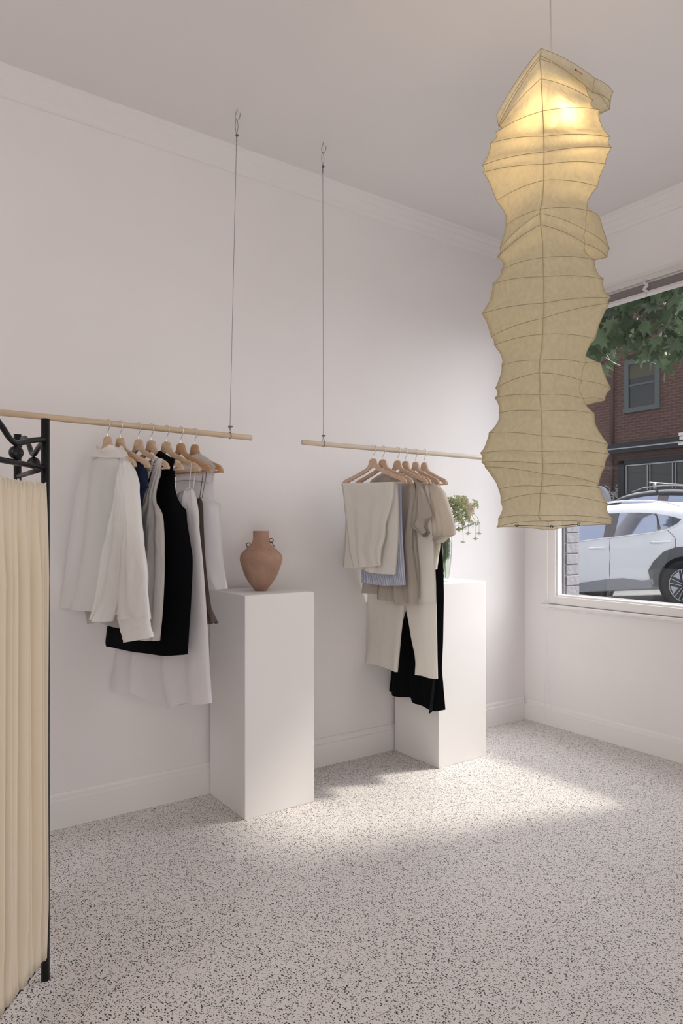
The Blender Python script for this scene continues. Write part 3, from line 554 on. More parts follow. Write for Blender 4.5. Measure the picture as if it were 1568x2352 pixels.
# ------------------------------------------------------------------ paper lantern
def paper():
    m, t, o = node_mat('washi_paper')
    tcn = t.nodes.new('ShaderNodeTexCoord'); n = t.nodes.new('ShaderNodeTexNoise'); n.inputs['Scale'].default_value = 9; n.inputs['Detail'].default_value = 7; n.inputs['Distortion'].default_value = .8
    t.links.new(tcn.outputs['Object'], n.inputs['Vector'])
    n2 = t.nodes.new('ShaderNodeTexNoise'); n2.inputs['Scale'].default_value = 55; n2.inputs['Detail'].default_value = 4
    t.links.new(tcn.outputs['Object'], n2.inputs['Vector'])
    bp = t.nodes.new('ShaderNodeBump'); bp.inputs['Strength'].default_value = .55; bp.inputs['Distance'].default_value = .03; t.links.new(n.outputs['Fac'], bp.inputs['Height'])
    rmp = t.nodes.new('ShaderNodeMapRange'); rmp.inputs[1].default_value = .3; rmp.inputs[2].default_value = .7; rmp.inputs[3].default_value = .93; rmp.inputs[4].default_value = 1.05; t.links.new(n2.outputs['Fac'], rmp.inputs[0])
    vm = t.nodes.new('ShaderNodeVectorMath'); vm.operation = 'SCALE'; vm.inputs[0].default_value = (.78, .715, .535); t.links.new(rmp.outputs[0], vm.inputs['Scale'])
    d = t.nodes.new('ShaderNodeBsdfDiffuse'); tr = t.nodes.new('ShaderNodeBsdfTranslucent'); tp = t.nodes.new('ShaderNodeBsdfTransparent'); tp.inputs[0].default_value = (1, .94, .78, 1)
    for s in (d, tr): t.links.new(vm.outputs[0], s.inputs['Color']); t.links.new(bp.outputs[0], s.inputs['Normal'])
    mx = t.nodes.new('ShaderNodeMixShader'); mx.inputs[0].default_value = .52; t.links.new(d.outputs[0], mx.inputs[1]); t.links.new(tr.outputs[0], mx.inputs[2])
    m2 = t.nodes.new('ShaderNodeMixShader'); m2.inputs[0].default_value = .09; t.links.new(mx.outputs[0], m2.inputs[1]); t.links.new(tp.outputs[0], m2.inputs[2])
    t.links.new(m2.outputs[0], o.inputs[0]); return m
M_paper = paper(); M_rib = mat('bamboo_rib', (.33, .25, .14), .7); M_seam = mat('paper_seam', (.40, .32, .18), .8)
LC = Vector((.745, 2.47)); FD = Vector((-.30, -.954)); LD = Vector((-.954, .30))       # lateral, depth
def lat3(l, z, Z): return Vector((0, 0, Z)) + RT*l + FW*z
def diag(x, d):
    """distance from the lantern axis along d at which the sight line of column x is met"""
    k = (x - 784)/FOC
    return (k*LC.y - LC.x)/(d.x - k*d.y)
A3 = lambda *q: tuple((1060 + x/3.92, 60 + y/3.92) for x, y in q)
A4 = lambda *q: tuple((1060 + x/3.7925, 640 + y/3.7925) for x, y in q)
RINGS = [  # front, left, right (, back)
    A3((712, 200), (315, 800), (1200, 470), (1362, 590)), A3((705, 262), (325, 860), (1180, 600), (1338, 680)), A3((700, 298), (330, 900), (1120, 500), (1330, 750)),
    A3((713, 473), (340, 905), (1180, 668)), A3((728, 765), (298, 965), (1235, 752)), A3((738, 993), (260, 1055), (1335, 1000)),
    A3((740, 1135), (185, 1253), (1348, 1093)), A3((740, 1245), (195, 1318), (1293, 1242)), A3((738, 1386), (315, 1573), (1222, 1445)),
    A3((705, 1650), (400, 1797), (1128, 1660), (1238, 1720)), A3((700, 1685), (345, 2000), (1115, 1840), (1330, 2005)), A3((708, 1788), (320, 2080), (1105, 1955), (1310, 2080)),
    A3((730, 2085), (360, 2195), (1195, 2105)), A3((735, 2257), (280, 2320), (1275, 2278)),
    A4((715, 213), (175, 305), (1297, 168)), A4((708, 345), (258, 505), (1285, 215)), A4((705, 485), (285, 580), (1160, 525)),
    A4((675, 712), (350, 757), (1078, 735), (1212, 738)), A4((672, 820), (295, 955), (1045, 890), (1298, 958)), A4((675, 1012), (288, 1040), (1060, 1045), (1247, 1060)),
    A4((690, 1155), (328, 1170), (1152, 1175)), A4((697, 1370), (238, 1342), (1275, 1445)), A4((700, 1508), (163, 1520), (1285, 1528)),
    A4((705, 1615), (173, 1600), (1245, 1642)), A4((703, 1700), (203, 1640), (1195, 1788)), A4((695, 1810), (322, 1833), (1200, 1820)),
    A4((683, 1870), (340, 1950), (1270, 1960)), A4((670, 2065), (320, 2090), (1315, 2095)), A4((692, 2112), (305, 2166), (1308, 2143))]
rings3 = []
for R_ in RINGS:
    dl = diag(R_[1][0], LD); dr = diag(R_[2][0], -LD); av = max(.16, min(.245, (dl + dr)/2))
    pl = LC + LD*dl; pr = LC - LD*dr; pf = LC + FD*av; pb = LC - FD*av
    P = [atZ(*R_[0], pf.y), atZ(*R_[1], pl.y), None, atZ(*R_[2], pr.y)]
    zb = P[1].z + P[3].z - P[0].z
    zb = max(min(zb, max(q.z for q in (P[0], P[1], P[3])) + .02), min(q.z for q in (P[0], P[1], P[3])) - .02)
    P[2] = atZ(*R_[3], pb.y) if len(R_) > 3 else lat3(pb.x, pb.y, zb)
    rings3.append(P)
lan = thing('paper_lantern', 'tall square washi paper pendant lantern with bamboo ribs, glowing near its top', 'pendant lamp', lat3(LC.x, LC.y, 2.3))
ES = 10
def ring_loop(P, bow_up=.006, bow_out=.006):
    cen = sum(P, Vector())/4; loop = []
    for k in range(4):
        a, b = P[k], P[(k + 1) % 4]; o = ((a + b)/2 - cen); o.z = 0; o.normalize()
        for i in range(ES):
            t = i/ES; s = 4*t*(1 - t); loop.append(a.lerp(b, t) + o*bow_out*s + UP*bow_up*s)
    return loop
loops = [ring_loop(P) for P in rings3]
bm = bmesh.new(); prevr = None; MID = 5
levels = []
for i, L_ in enumerate(loops):
    if i:
        A_ = loops[i - 1]; gap = abs(rings3[i][0].z - rings3[i - 1][0].z)
        for k in range(1, MID):
            t = k/MID; s = 4*t*(1 - t); cen = (sum(A_, Vector()) + sum(L_, Vector()))/(2*len(L_)); row = []
            for q in range(len(L_)):
                p_ = A_[q].lerp(L_[q], t); r_ = p_ - cen; r_.z = 0
                wgt = min(1, .8 + 1.2*min((q % ES)/ES, 1 - (q % ES)/ES))
                p_ = p_ - r_.normalized()*(s*min(.030, gap*.16)*wgt) + r_.normalized()*.0035*mnoise.noise((p_.x*22, p_.y*22, p_.z*26))
                row.append(p_)
            levels.append(row)
    levels.append(L_)
vl = [[bm.verts.new(p_) for p_ in row] for row in levels]; nL = len(vl[0])
for a, b in zip(vl, vl[1:]):
    for q in range(nL): bm.faces.new((a[q], a[(q + 1) % nL], b[(q + 1) % nL], b[q]))
obj('shade', bm, M_paper, lan, True)
for L_ in loops:
    bm = bmesh.new(); tube(bm, L_, .00085, 6, closed=True); obj('rib', bm, M_rib, lan, True)
for k in range(4):
    bm = bmesh.new(); tube(bm, [row[k*ES] for row in levels], .0013, 6); obj('corner_seam', bm, M_seam, lan, True)
BULB = atZ(1264, 278, 2.44)
bm = bmesh.new(); cb0 = atZ(1257, -60, 2.46); tube(bm, [Vector((BULB.x, BULB.y, BULB.z + .05)), Vector((BULB.x, BULB.y, 3.2)), Vector((BULB.x - .004, BULB.y, ZC))], .0028, 8); obj('cord', bm, mat('pale_cord', (.55, .50, .46), .7), lan, True)
bm = bmesh.new(); tube(bm, [BULB + UP*.03, BULB + UP*.075], .014, 12); obj('socket', bm, mat('white_socket', (.7, .68, .64), .5), lan, True)
bm = bmesh.new(); ball(bm, BULB, .028, 20, 14, (1, 1, 1.1)); obj('bulb', bm, mat('lit_bulb', (1, .85, .55), .5, emit=((1, .78, .45), .8)), lan, True)
pl_ = bpy.data.lights.new('bulb_light', 'POINT'); pl_.energy = 1.75; pl_.color = (1, .70, .34); pl_.shadow_soft_size = .05
po = bpy.data.objects.new('bulb_light', pl_); C.objects.link(po); po.location = BULB + (CAM - BULB).normalized()*.05 + RT*.02
M_wire = mat('dark_wire', (.05, .045, .04), .5, .7)
bm = bmesh.new(); w0, w1, w2 = atZ(1060 + 460/3.7925, 1206.3, 2.45), atZ(1060 + 782/3.7925, 1209.5, 2.38), atZ(1060 + 1018/3.7925, 1204.2, 2.46)
tube(bm, [w0, w1], .0012, 6); tube(bm, [w1, w2], .0012, 6)
for q in (w0 + (w1 - w0)*.07, w1, w2): tube(bm, [q + (RT*math.cos(a) + UP*math.sin(a))*.0048 for a in [k*PI/6 for k in range(12)]], .0011, 6, closed=True)
obj('wire_stretcher', bm, M_wire, lan, True)
bm = bmesh.new(); M_red = mat('red_stamp', (.35, .05, .03), .7)
pa, pb = rings3[0][0].lerp(rings3[0][3], .64), rings3[1][0].lerp(rings3[1][3], .72)
q0 = levels[2][3*ES + 4]; q1 = levels[2][3*ES + 2]; nrm = (q1 - q0).cross(UP).normalized()
if nrm.dot(CAM - q0) < 0: nrm = -nrm
for k in range(7):
    c_ = q0.lerp(q1, .15 + k*.11) + nrm*.004; s_ = .0045 if k == 0 else .0022
    dd = (q1 - q0).normalized()
    vs_ = [c_ + dd*a*s_ + UP*b*s_*.8 for a, b in ((-1, -1), (1, -1), (1, 1), (-1, 1))]
    f0 = [bm.verts.new(v_ + nrm*.0006) for v_ in vs_]; bm.faces.new(f0)
obj('red_stamp', bm, M_red, lan)

# ------------------------------------------------------------------ flowers in a glass vase
GV = Vector((2.975, 3.165, 1.10))
gv = thing('glass_vase', 'clear tapered glass vase half filled with water on the corner pedestal', 'vase', GV)
M_gv = glass('vase_glass', (.96, .98, .97), .09); M_water = glass('water', (.93, .95, .90), .02)
bm = bmesh.new(); lathe(bm, [(.046, 0), (.0475, .01), (.052, .05), (.060, .11), (.0665, .18), (.0675, .24), (.064, .30), (.061, .33), (.057, .33), (.060, .30), (.0635, .24), (.0625, .18), (.056, .11), (.048, .05), (.044, .016), (.001, .015)], GV, 44); obj('vessel', bm, M_gv, gv, True)
bm = bmesh.new(); lathe(bm, [(.043, .017), (.047, .05), (.055, .11), (.0605, .165), (.001, .166)], GV, 36); obj('water', bm, M_water, gv, True)
M_stem = mat('green_stem', (.16, .23, .06), .6, var=.2, vscale=30); M_leaf = mat('feathery_leaf', (.12, .19, .06), .7, var=.3, vscale=40)
M_um = mat('green_white_umbel', (.50, .55, .31), .8, var=.3, vscale=60); M_um2 = mat('creamy_umbel', (.62, .56, .44), .8, var=.25, vscale=60)
c5 = lambda x, y, dz=0: atZ(1000 + x/9.8, 1120 + y/9.8, 4.30 + dz)
def blob(bm, c, r):
    vv = [bm.verts.new(c + Vector(d)*r) for d in ((1, 0, 0), (-1, 0, 0), (0, 1, 0), (0, -1, 0), (0, 0, 1), (0, 0, -1))]
    for a, b, d in ((0, 2, 4), (2, 1, 4), (1, 3, 4), (3, 0, 4), (2, 0, 5), (1, 2, 5), (3, 1, 5), (0, 3, 5)): bm.faces.new((vv[a], vv[b], vv[d]))
def umbel(name, c, axis, r, m, parent, rnd, rays=20):
    bm = bmesh.new(); axis = axis.normalized(); a1 = axis.orthogonal().normalized(); a2 = axis.cross(a1)
    for k in range(rays):
        rr = math.sqrt((k + .5)/rays)*1.05; an = k*2.399 + rnd.uniform(-.2, .2)
        tip = c + (axis*(1 - .45*rr*rr) + (a1*math.cos(an) + a2*math.sin(an))*rr)*r*rnd.uniform(.85, 1.1)
        tube(bm, [c, c.lerp(tip, .55) + axis*r*.05, tip], .0009, 3, caps=False)
        for _ in range(8): blob(bm, tip + Vector([rnd.uniform(-1, 1) for _ in range(3)])*r*.15, r*rnd.uniform(.07, .12))
    return obj(name, bm, m, parent)
def plume(c0, d, L_, parent, rnd, nb=22):
    bm = bmesh.new(); d = d.normalized(); side = d.orthogonal().normalized(); s2 = d.cross(side)
    tube(bm, [c0, c0 + d*L_], .0010, 4)
    for k in range(nb):
        b = c0 + d*L_*(k + 1)/nb; an = k*2.4; q = (side*math.cos(an) + s2*math.sin(an) + d*.9).normalized(); l2 = L_*.42*(1 - .6*k/nb)
        tube(bm, [b, b + q*l2], [.0014, .0009], 3)
        for h in range(4):
            q2 = (q + side*rnd.uniform(-.9, .9) + s2*rnd.uniform(-.9, .9)).normalized(); b2 = b + q*l2*(.35 + h*.2)
            tube(bm, [b2, b2 + q2*l2*.35], [.0011, .0008], 3)
    for v_ in bm.verts:                                               # leaves inside the vase stay within its wall
        hh = v_.co.z - GV.z
        if hh < .325:
            rad = Vector((v_.co.x - GV.x, v_.co.y - GV.y, 0)); lim = .038 + .016*min(1, max(0, hh)/.18)
            if rad.length > lim: rad = rad.normalized()*lim; v_.co.x = GV.x + rad.x; v_.co.y = GV.y + rad.y
    return obj('leaf', bm, M_leaf, parent)
FL = [  # (head, via points, axis, size, cream?, label, group)
    ((340, 275), [], 0, .034, 0, 'pale green umbel flower standing closest to the puff sleeve', None),
    ((470, 330), [], 0, .036, 0, None, 1), ((540, 265), [], 0, .036, 0, 'topmost pale green umbel flower of the bunch', None), ((600, 400), [], 0, .034, 0, None, 1), ((440, 470), [], 0, .034, 0, None, 1),
    ((720, 420), [], .3, .036, 1, None, 2), ((790, 500), [], .5, .034, 1, None, 2), ((690, 330), [], .2, .03, 1, None, 2),
    ((905, 360), [], .6, .030, 0, 'deeper green umbel flower at the upper right of the bunch', None), ((555, 570), [], .2, .03, 0, None, 1),
    ((380, 380), [], 0, .034, 0, None, 1), ((500, 400), [], .1, .036, 0, None, 1), ((650, 250), [], .1, .030, 0, None, 1), ((470, 640), [], .1, .034, 0, None, 1), ((640, 520), [], .1, .034, 0, None, 1), ((740, 560), [], .5, .026, 1, None, 2), ((830, 420), [], .5, .026, 1, None, 2), ((560, 720), [], .3, .026, 0, None, 1), ((530, 930), [(480, 700)], .2, .024, 0, 'small green umbel flower lowest against the puff sleeve cuff', None), ((620, 800), [], .4, .024, 0, None, 1), ((740, 690), [], .5, .026, 0, None, 1), ((820, 780), [(700, 650)], -1, .020, 0, 'small green flower head bent over just under the creamy ones', None), ((700, 700), [], .5, .024, 0, None, 1),
    ((620, 1225), [(560, 860), (600, 930), (622, 1100)], -1, .014, 0, 'drooping stem with small green head hanging lowest beside the vase rim', None),
    ((730, 1030), [(690, 640), (745, 720), (735, 900)], -1, .017, 0, 'drooping stem with flat green head in the middle of the hanging ones', None),
    ((900, 1150), [(700, 600), (850, 680), (900, 850)], -1, .016, 0, 'long arching stem drooping to a small round green head', None),
    ((980, 1030), [(760, 600), (930, 660), (975, 800)], -1, .016, 0, 'outermost arching stem drooping to a small green head', None)]
for i, (hd, via, ax, sz, cr_, lab, grp) in enumerate(FL):
    rnd = random.Random(40 + i); hz = rnd.uniform(-.06, .05)
    base = GV + Vector((rnd.uniform(-.022, .022), rnd.uniform(-.022, .022), .022)); rim = GV + Vector((rnd.uniform(-.03, .03), rnd.uniform(-.03, .03), .325))
    head = c5(hd[0], hd[1], hz)
    pts = [base, base.lerp(rim, .5) + Vector((rnd.uniform(-.015, .015), rnd.uniform(-.015, .015), 0)), rim] + [c5(x, y, hz*(k + 1)/(len(via) + 1)) for k, (x, y) in enumerate(via)] + [head]
    lab2 = lab or ('pale green umbel flower standing in the dense middle of the bunch' if grp == 1 else 'creamy pinkish umbel flower leaning to the right in the bunch')
    t = thing('umbel_flower', lab2, 'flower', base, 'umbel flowers in the glass vase' if lab or grp == 0 else ('pale green umbels in the glass vase' if grp == 1 else 'creamy umbels in the glass vase'))
    bm = bmesh.new(); cc = crom(pts, 6); tube(bm, cc, [.0016 - .0007*k/len(cc) for k in range(len(cc))], 6); obj('stem', bm, M_stem, t, True)
    axis = (head - cc[-4]) if ax >= 0 else -UP
    if ax > 0: axis = axis + RT*ax*.03
    umbel('umbel', head - axis.normalized()*sz*.6, axis, sz, M_um2 if cr_ else M_um, t, rnd, 22 if sz > .02 else 12)
    for k in range(5):
        b = cc[min(len(cc) - 3, 4 + 2*k)]; plume(b + Vector((rnd.uniform(-.02, .02), rnd.uniform(-.02, .02), 0)), Vector((rnd.uniform(-.35, .35), rnd.uniform(-.35, .35), 1)), .13 if k < 2 else .09, t, rnd)
    if ax < 0:
        b = cc[-8]; plume(b, Vector((rnd.uniform(-1, 1), rnd.uniform(-1, 1), -.3)), .05, t, rnd, 10)

# ------------------------------------------------------------------ street
M_road = mat('asphalt', (.16, .155, .15), .9, bump=.3, bscale=90, var=.1)
M_path = mat('concrete_footpath', (.20, .195, .19), .9, bump=.15, bscale=40, var=.06)
PITCH = math.radians(6); AX = Vector((9.13, 4.94, .669)); RZ0 = AX.z - .34
def ground(x0, x1, dz):
    bm = bmesh.new(); q = []
    for x, y in ((x0, -14), (x1, -14), (x1, 24), (x0, 24)): q.append(bm.verts.new((x, y, RZ0 + dz + max(0, x - 9)*.075 - math.tan(PITCH)*(y - AX.y))))
    lo = [bm.verts.new(v_.co - Vector((0, 0, .3))) for v_ in q]
    bm.faces.new(q); bm.faces.new(lo[::-1])
    for k in range(4): bm.faces.new((q[k], lo[k], lo[(k + 1) % 4], q[(k + 1) % 4]))
    return bm
struct('road', ground(8.6, 16.2, 0), M_road)
struct('footpath', ground(4.34, 8.58, .10) if False else ground(5.6, 8.58, .02), M_path); struct('pavement', ground(16.22, 18.45, .12), M_path)

# brick building across the street
BX = 18.5
def brick():
    m, t, o = node_mat('red_brick'); b = t.nodes.new('ShaderNodeBsdfPrincipled'); b.inputs['Roughness'].default_value = .9
    tcn = t.nodes.new('ShaderNodeTexCoord'); mp = t.nodes.new('ShaderNodeMapping'); mp.inputs['Rotation'].default_value = (PI/2, 0, PI/2)
    sx = t.nodes.new('ShaderNodeSeparateXYZ'); cx = t.nodes.new('ShaderNodeCombineXYZ'); t.links.new(tcn.outputs['Object'], sx.inputs[0]); t.links.new(sx.outputs[1], cx.inputs[0]); t.links.new(sx.outputs[2], cx.inputs[1])
    br = t.nodes.new('ShaderNodeTexBrick'); br.inputs['Color1'].default_value = (.135, .060, .042, 1); br.inputs['Color2'].default_value = (.095, .045, .034, 1); br.inputs['Mortar'].default_value = (.17, .12, .10, 1)
    br.inputs['Scale'].default_value = 1; br.inputs['Brick Width'].default_value = .24; br.inputs['Row Height'].default_value = .086; br.inputs['Mortar Size'].default_value = .008
    t.links.new(cx.outputs[0], br.inputs['Vector']); t.links.new(br.outputs[0], b.inputs['Base Color']); t.links.new(b.outputs[0], o.inputs[0]); return m
M_brick = brick(); M_grn = mat('grey_green_paint', (.11, .12, .11), .6); M_dkg = mat('dark_window_glass', (.03, .033, .03), .15, spec=.6); M_dark = mat('dark_beam', (.018, .019, .021), .6)
M_metal = mat('pale_metal_frame', (.42, .41, .41), .4, .6); M_grf = mat('white_spray_paint', (.62, .58, .58), .8); M_grey = mat('pale_grey_panel', (.42, .43, .46), .7)
bld = thing('brick_building', 'red brick building across the street seen through the window', 'building', (BX, 11, 0))
bm = bmesh.new(); box(bm, (BX, 2, -2), (BX + 5, 22, 8.2)); obj('wall', bm, M_brick, bld)
def bwin(y0, y1, z0, z1):
    bm = bmesh.new(); t = .13
    for a, b in (((BX - .06, y0, z0), (BX + .05, y0 + t, z1)), ((BX - .06, y1 - t, z0), (BX + .05, y1, z1)), ((BX - .06, y0 + t, z1 - t), (BX + .05, y1 - t, z1)), ((BX - .09, y0 - .03, z0 - .05), (BX + .05, y1 + .03, z0 + .08)), ((BX - .035, y0 + t, (z0 + z1)/2 - .03), (BX + .02, y1 - t, (z0 + z1)/2 + .03))): box(bm, a, b)
    f = obj('window', bm, M_grn, bld)
    bm = bmesh.new(); box(bm, (BX - .012, y0 + .1, z0 + .05), (BX - .004, y1 - .1, z1 - .1)); obj('pane', bm, M_dkg, f)
    bm = bmesh.new(); box(bm, (BX - .018, y0 + t, z1 - .55), (BX - .013, y1 - t - .02, z1 - .12)); obj('window_blind', bm, mat('olive_blind', (.10, .095, .06), .8), f)
bwin(10.72, 11.80, 4.93, 6.42); bwin(7.2, 8.3, 4.93, 6.42)
bm = bmesh.new(); box(bm, (BX - .35, 4, 3.69), (BX - .02, 12.24, 3.97)); obj('awning_beam', bm, M_dark, bld)
bm = bmesh.new(); box(bm, (BX - .37, 4, 3.80), (BX - .352, 12.24, 3.835)); obj('beam_strip', bm, M_metal, bld)
bm = bmesh.new(); box(bm, (BX - .1, 6.5, 1.0), (BX - .03, 11.91, 3.46)); obj('garage_door', bm, M_dkg, bld)
bm = bmesh.new()
box(bm, (BX - .16, 11.75, .9), (BX - .02, 11.93, 3.47)); box(bm, (BX - .16, 6.5, 3.36), (BX - .02, 11.93, 3.48)); obj('door_surround', bm, M_dark, bld)
bm = bmesh.new()
for yy in (11.68, 11.02, 10.94, 10.28, 10.20, 9.5, 9.42): box(bm, (BX - .15, yy - .012, 1.0), (BX - .1, yy + .012, 3.33))
box(bm, (BX - .15, 6.6, 3.30), (BX - .1, 11.69, 3.335)); obj('door_mullions', bm, M_metal, bld)
bm = bmesh.new(); tube(bm, [(BX - .06, 12.2, 3.5), (BX - .06, 12.2, 8)], .05, 10); tube(bm, [(BX - .06, 12.2, 2.6), (BX - .06, 12.2, 3.65)], .04, 10); obj('downpipe', bm, mat('brown_pipe', (.10, .05, .045), .6), bld, True)
bm = bmesh.new(); rnd = random.Random(3)
for k in range(16):
    c_ = onX(rnd.uniform(1391, 1432), rnd.uniform(1102, 1155), BX - .012); a0 = rnd.uniform(0, 6.28)
    tube(bm, crom([c_ + Vector((0, rnd.uniform(-.16, .16), rnd.uniform(-.14, .14))) for _ in range(4)], 5), .012, 5)
obj('graffiti', bm, M_grf, bld)
bm = bmesh.new(); ctr = onX(1370, 1162, BX - .7); n = 24
ring0 = [bm.verts.new((BX - .7, ctr.y + .42*math.cos(a), ctr.z + .60*math.sin(a))) for a in [PI*k/n for k in range(n + 1)]] ; ring0 += [bm.verts.new((BX - .7, ctr.y - .42, -1.2)), bm.verts.new((BX - .7, ctr.y + .42, -1.2))]
ex = bmesh.ops.extrude_face_region(bm, geom=[bm.faces.new(ring0)])
for v_ in ex['geom']:
    if isinstance(v_, bmesh.types.BMVert): v_.co.x += .12
o = obj('street_cabinet', bm, M_grey); tag(o, 'pale grey round-topped street cabinet in front of the brick wall', 'cabinet')

# ------------------------------------------------------------------ cars
TOP = crom([(-.80, 0, .72), (-.76, 0, .95), (-.70, 0, 1.10), (-.52, 0, 1.22), (-.30, 0, 1.335), (0, 0, 1.40), (.192, 0, 1.455), (.527, 0, 1.525), (1.026, 0, 1.60), (1.5, 0, 1.615), (1.95, 0, 1.56), (2.25, 0, 1.42), (2.75, 0, 1.13), (3.1, 0, 1.06), (3.35, 0, .98), (3.47, 0, .82), (3.50, 0, .60)], 6)
def top_h(l):
    for a, b in zip(TOP, TOP[1:]):
        if a.x <= l <= b.x: return a.z + (b.z - a.z)*(l - a.x)/max(1e-6, b.x - a.x)
    return TOP[0].z if l < TOP[0].x else TOP[-1].z
def side_w(l, h):
    w = .895 - .05*((h - .72)/.38)**2*.5 if h <= 1.1 else .870 - (h - 1.1)*.42
    w += .012*math.exp(-((h - .95)/.05)**2)
    e = 1.0
    if l < -.45: e -= .16*((-.45 - l)/.35)**2
    if l > 2.9: e -= .20*((l - 2.9)/.6)**2
    return w*e
def build_car(name, label, T, paint, clad, racks=False):
    root = bpy.data.objects.new(name, None); C.objects.link(root); root.location = T @ Vector((1.3, 0, 0)); tag(root, label, 'car')
    PW = lambda l, wv, h: T @ Vector((l, wv, h))
    bm = bmesh.new(); rings = []; ls = [-.80 + 4.30*k/72 for k in range(73)]
    for l in ls:
        tp = top_h(l); b = .30 + (.18*((l + .80)/.3 - 1)**2 if l < -.5 else 0) + (.10*((l - 3.2)/.3)**2 if l > 3.2 else 0)
        hs = [b, b + .06, .5, .6, .7, .8, .88, .95, 1.02, 1.1] + [1.1 + (max(tp, 1.1) - 1.1)*k/6 for k in range(1, 6)]
        half = [(side_w(l, min(h, tp)) - (.10 if k == 0 else 0), min(h, tp - .03*(0 if h < tp - .03 else 1))) for k, h in enumerate(hs)]
        we = side_w(l, tp) - .05
        half += [(we*(1 - k/5), tp + (.035*(1 - (1 - k/5)**2))) for k in range(0, 6)]
        full = [(-a, h) for a, h in half] + [(a, h) for a, h in half[::-1][1:]]
        rings.append([bm.verts.new(PW(l, a, h)) for a, h in full])
    for a, b in zip(rings, rings[1:]):
        for k in range(len(a) - 1): bm.faces.new((a[k], a[k + 1], b[k + 1], b[k]))
        bm.faces.new((a[-1], a[0], b[0], b[-1]))
    bm.faces.new(rings[0]); bm.faces.new(rings[-1][::-1])
    obj('body', bm, paint, root, True)
    def patch(bm, poly, off, sides=(1, -1)):
        for sd in sides:
            f = bm.faces.new([bm.verts.new(PW(l, sd*(side_w(l, h) + off), h)) for l, h in poly])
    M_cg = mat(name + '_glass', (.10, .12, .17), .04, spec=1.0); M_cg.node_tree.nodes['Principled BSDF'].inputs['Metallic'].default_value = .75
    M_cg.node_tree.nodes['Principled BSDF'].inputs['Base Color'].default_value = (.42, .46, .60, 1)
    def patchobj(nm, polys, off, m, thick=.004, sub=True):
        bm = bmesh.new()
        for poly in polys: patch(bm, poly, off)
        bm.normal_update(); bmesh.ops.triangulate(bm, faces=bm.faces)
        if sub: bmesh.ops.subdivide_edges(bm, edges=bm.edges, cuts=2, use_grid_fill=False)
        o = obj(nm, bm, m, root); return o
    patchobj('side_window', [[(1.0, 1.47), (.70, 1.435), (.442, 1.39), (.364, 1.28), (.368, 1.125), (1.024, 1.115)], [(1.95, 1.40), (1.75, 1.475), (1.45, 1.495), (1.175, 1.49), (1.21, 1.118), (1.767, 1.108), (2.25, 1.12)]], .006, M_cg)
    patchobj('quarter_window', [[(.408, 1.385), (.2, 1.325), (.015, 1.258), (.07, 1.205), (.21, 1.147), (.345, 1.128), (.345, 1.28)]], .006, M_cg)
    M_pil = mat(name + '_pillar', (.13, .12, .125), .25); patchobj('pillar', [[(1.205, 1.485), (1.0, 1.465), (1.03, 1.115), (1.215, 1.117)], [(.345, 1.28), (.442, 1.388), (.40, 1.384), (.30, 1.16), (.345, 1.128)]], .009, M_pil)
    M_sm = mat(name + '_seam', (.06, .06, .065), .7); bm = bmesh.new()
    for line in ([(1.102, 1.106), (1.113, .846), (1.15, .575), (1.155, .40)], [(.211, 1.134), (.116, 1.036), (.084, .97), (.102, .858), (.164, .699)], [(2.3, 1.10), (2.35, .8), (2.25, .40)]):
        for sd in (1, -1): tube(bm, [PW(p_.x, sd*(side_w(p_.x, p_.z) + .0005), p_.z) for p_ in crom([(l, 0, h) for l, h in line], 6)], .0038, 5)
    obj('door_seam', bm, M_sm, root)
    bm = bmesh.new()
    for line in ([(2.3, 1.10), (1.777, 1.094), (1.102, 1.100), (.361, 1.108), (.211, 1.128), (.08, 1.18), (-.023, 1.247)],):
        for sd in (1, -1): tube(bm, [PW(p_.x, sd*(side_w(p_.x, p_.z) + .003), p_.z) for p_ in crom([(l, 0, h) for l, h in line], 6)], .009, 8)
    obj('beltline_trim', bm, mat(name + '_chrome', (.8, .8, .82), .2, .3), root, True)
    for l0 in (1.32, .30):
        bm = bmesh.new()
        for sd in (1, -1): tube(bm, [PW(l0 + dx, sd*(side_w(l0, .965) + o_), .965 + dx*.03) for dx, o_ in ((.15, .004), (.10, .024), (0, .03), (-.10, .024), (-.15, .004))], [.012, .017, .018, .017, .012], 10)
        obj('door_handle', bm, paint, root, True)
    arcs = []; wheels = (0, 2.66)
    for cx in wheels:
        arcs.append([(cx + .50, .34), (cx + .525, .575), (cx + .43, .70), (cx + .26, .83), (cx + .10, .872), (cx - .14, .868), (cx - .34, .80), (cx - .46, .66), (cx - .50, .34)])
    patchobj('arch_cladding', arcs, .014, clad)
    patchobj('sill_cladding', [[(2.15, .30), (2.15, .43), (1.6, .455), (1.167, .488), (.925, .49), (.64, .44), (.47, .45), (.47, .33)]], .012, mat(name + '_sill', (.30, .30, .33) if not racks else (.03, .03, .03), .5))
    patchobj('wheel_well', [[(cx + .395*math.cos(a), .345 + .395*math.sin(a)) for a in [PI*(-.15) + 1.3*PI*k/18 for k in range(19)]] for cx in wheels], .022, mat(name + '_well', (.01, .01, .012), .9))
    M_ty = mat(name + '_tyre', (.022, .022, .024), .8); M_rm = mat(name + '_alloy', (.50, .51, .54), .25, .8); M_rd = mat(name + '_rim_dark', (.05, .05, .055), .4)
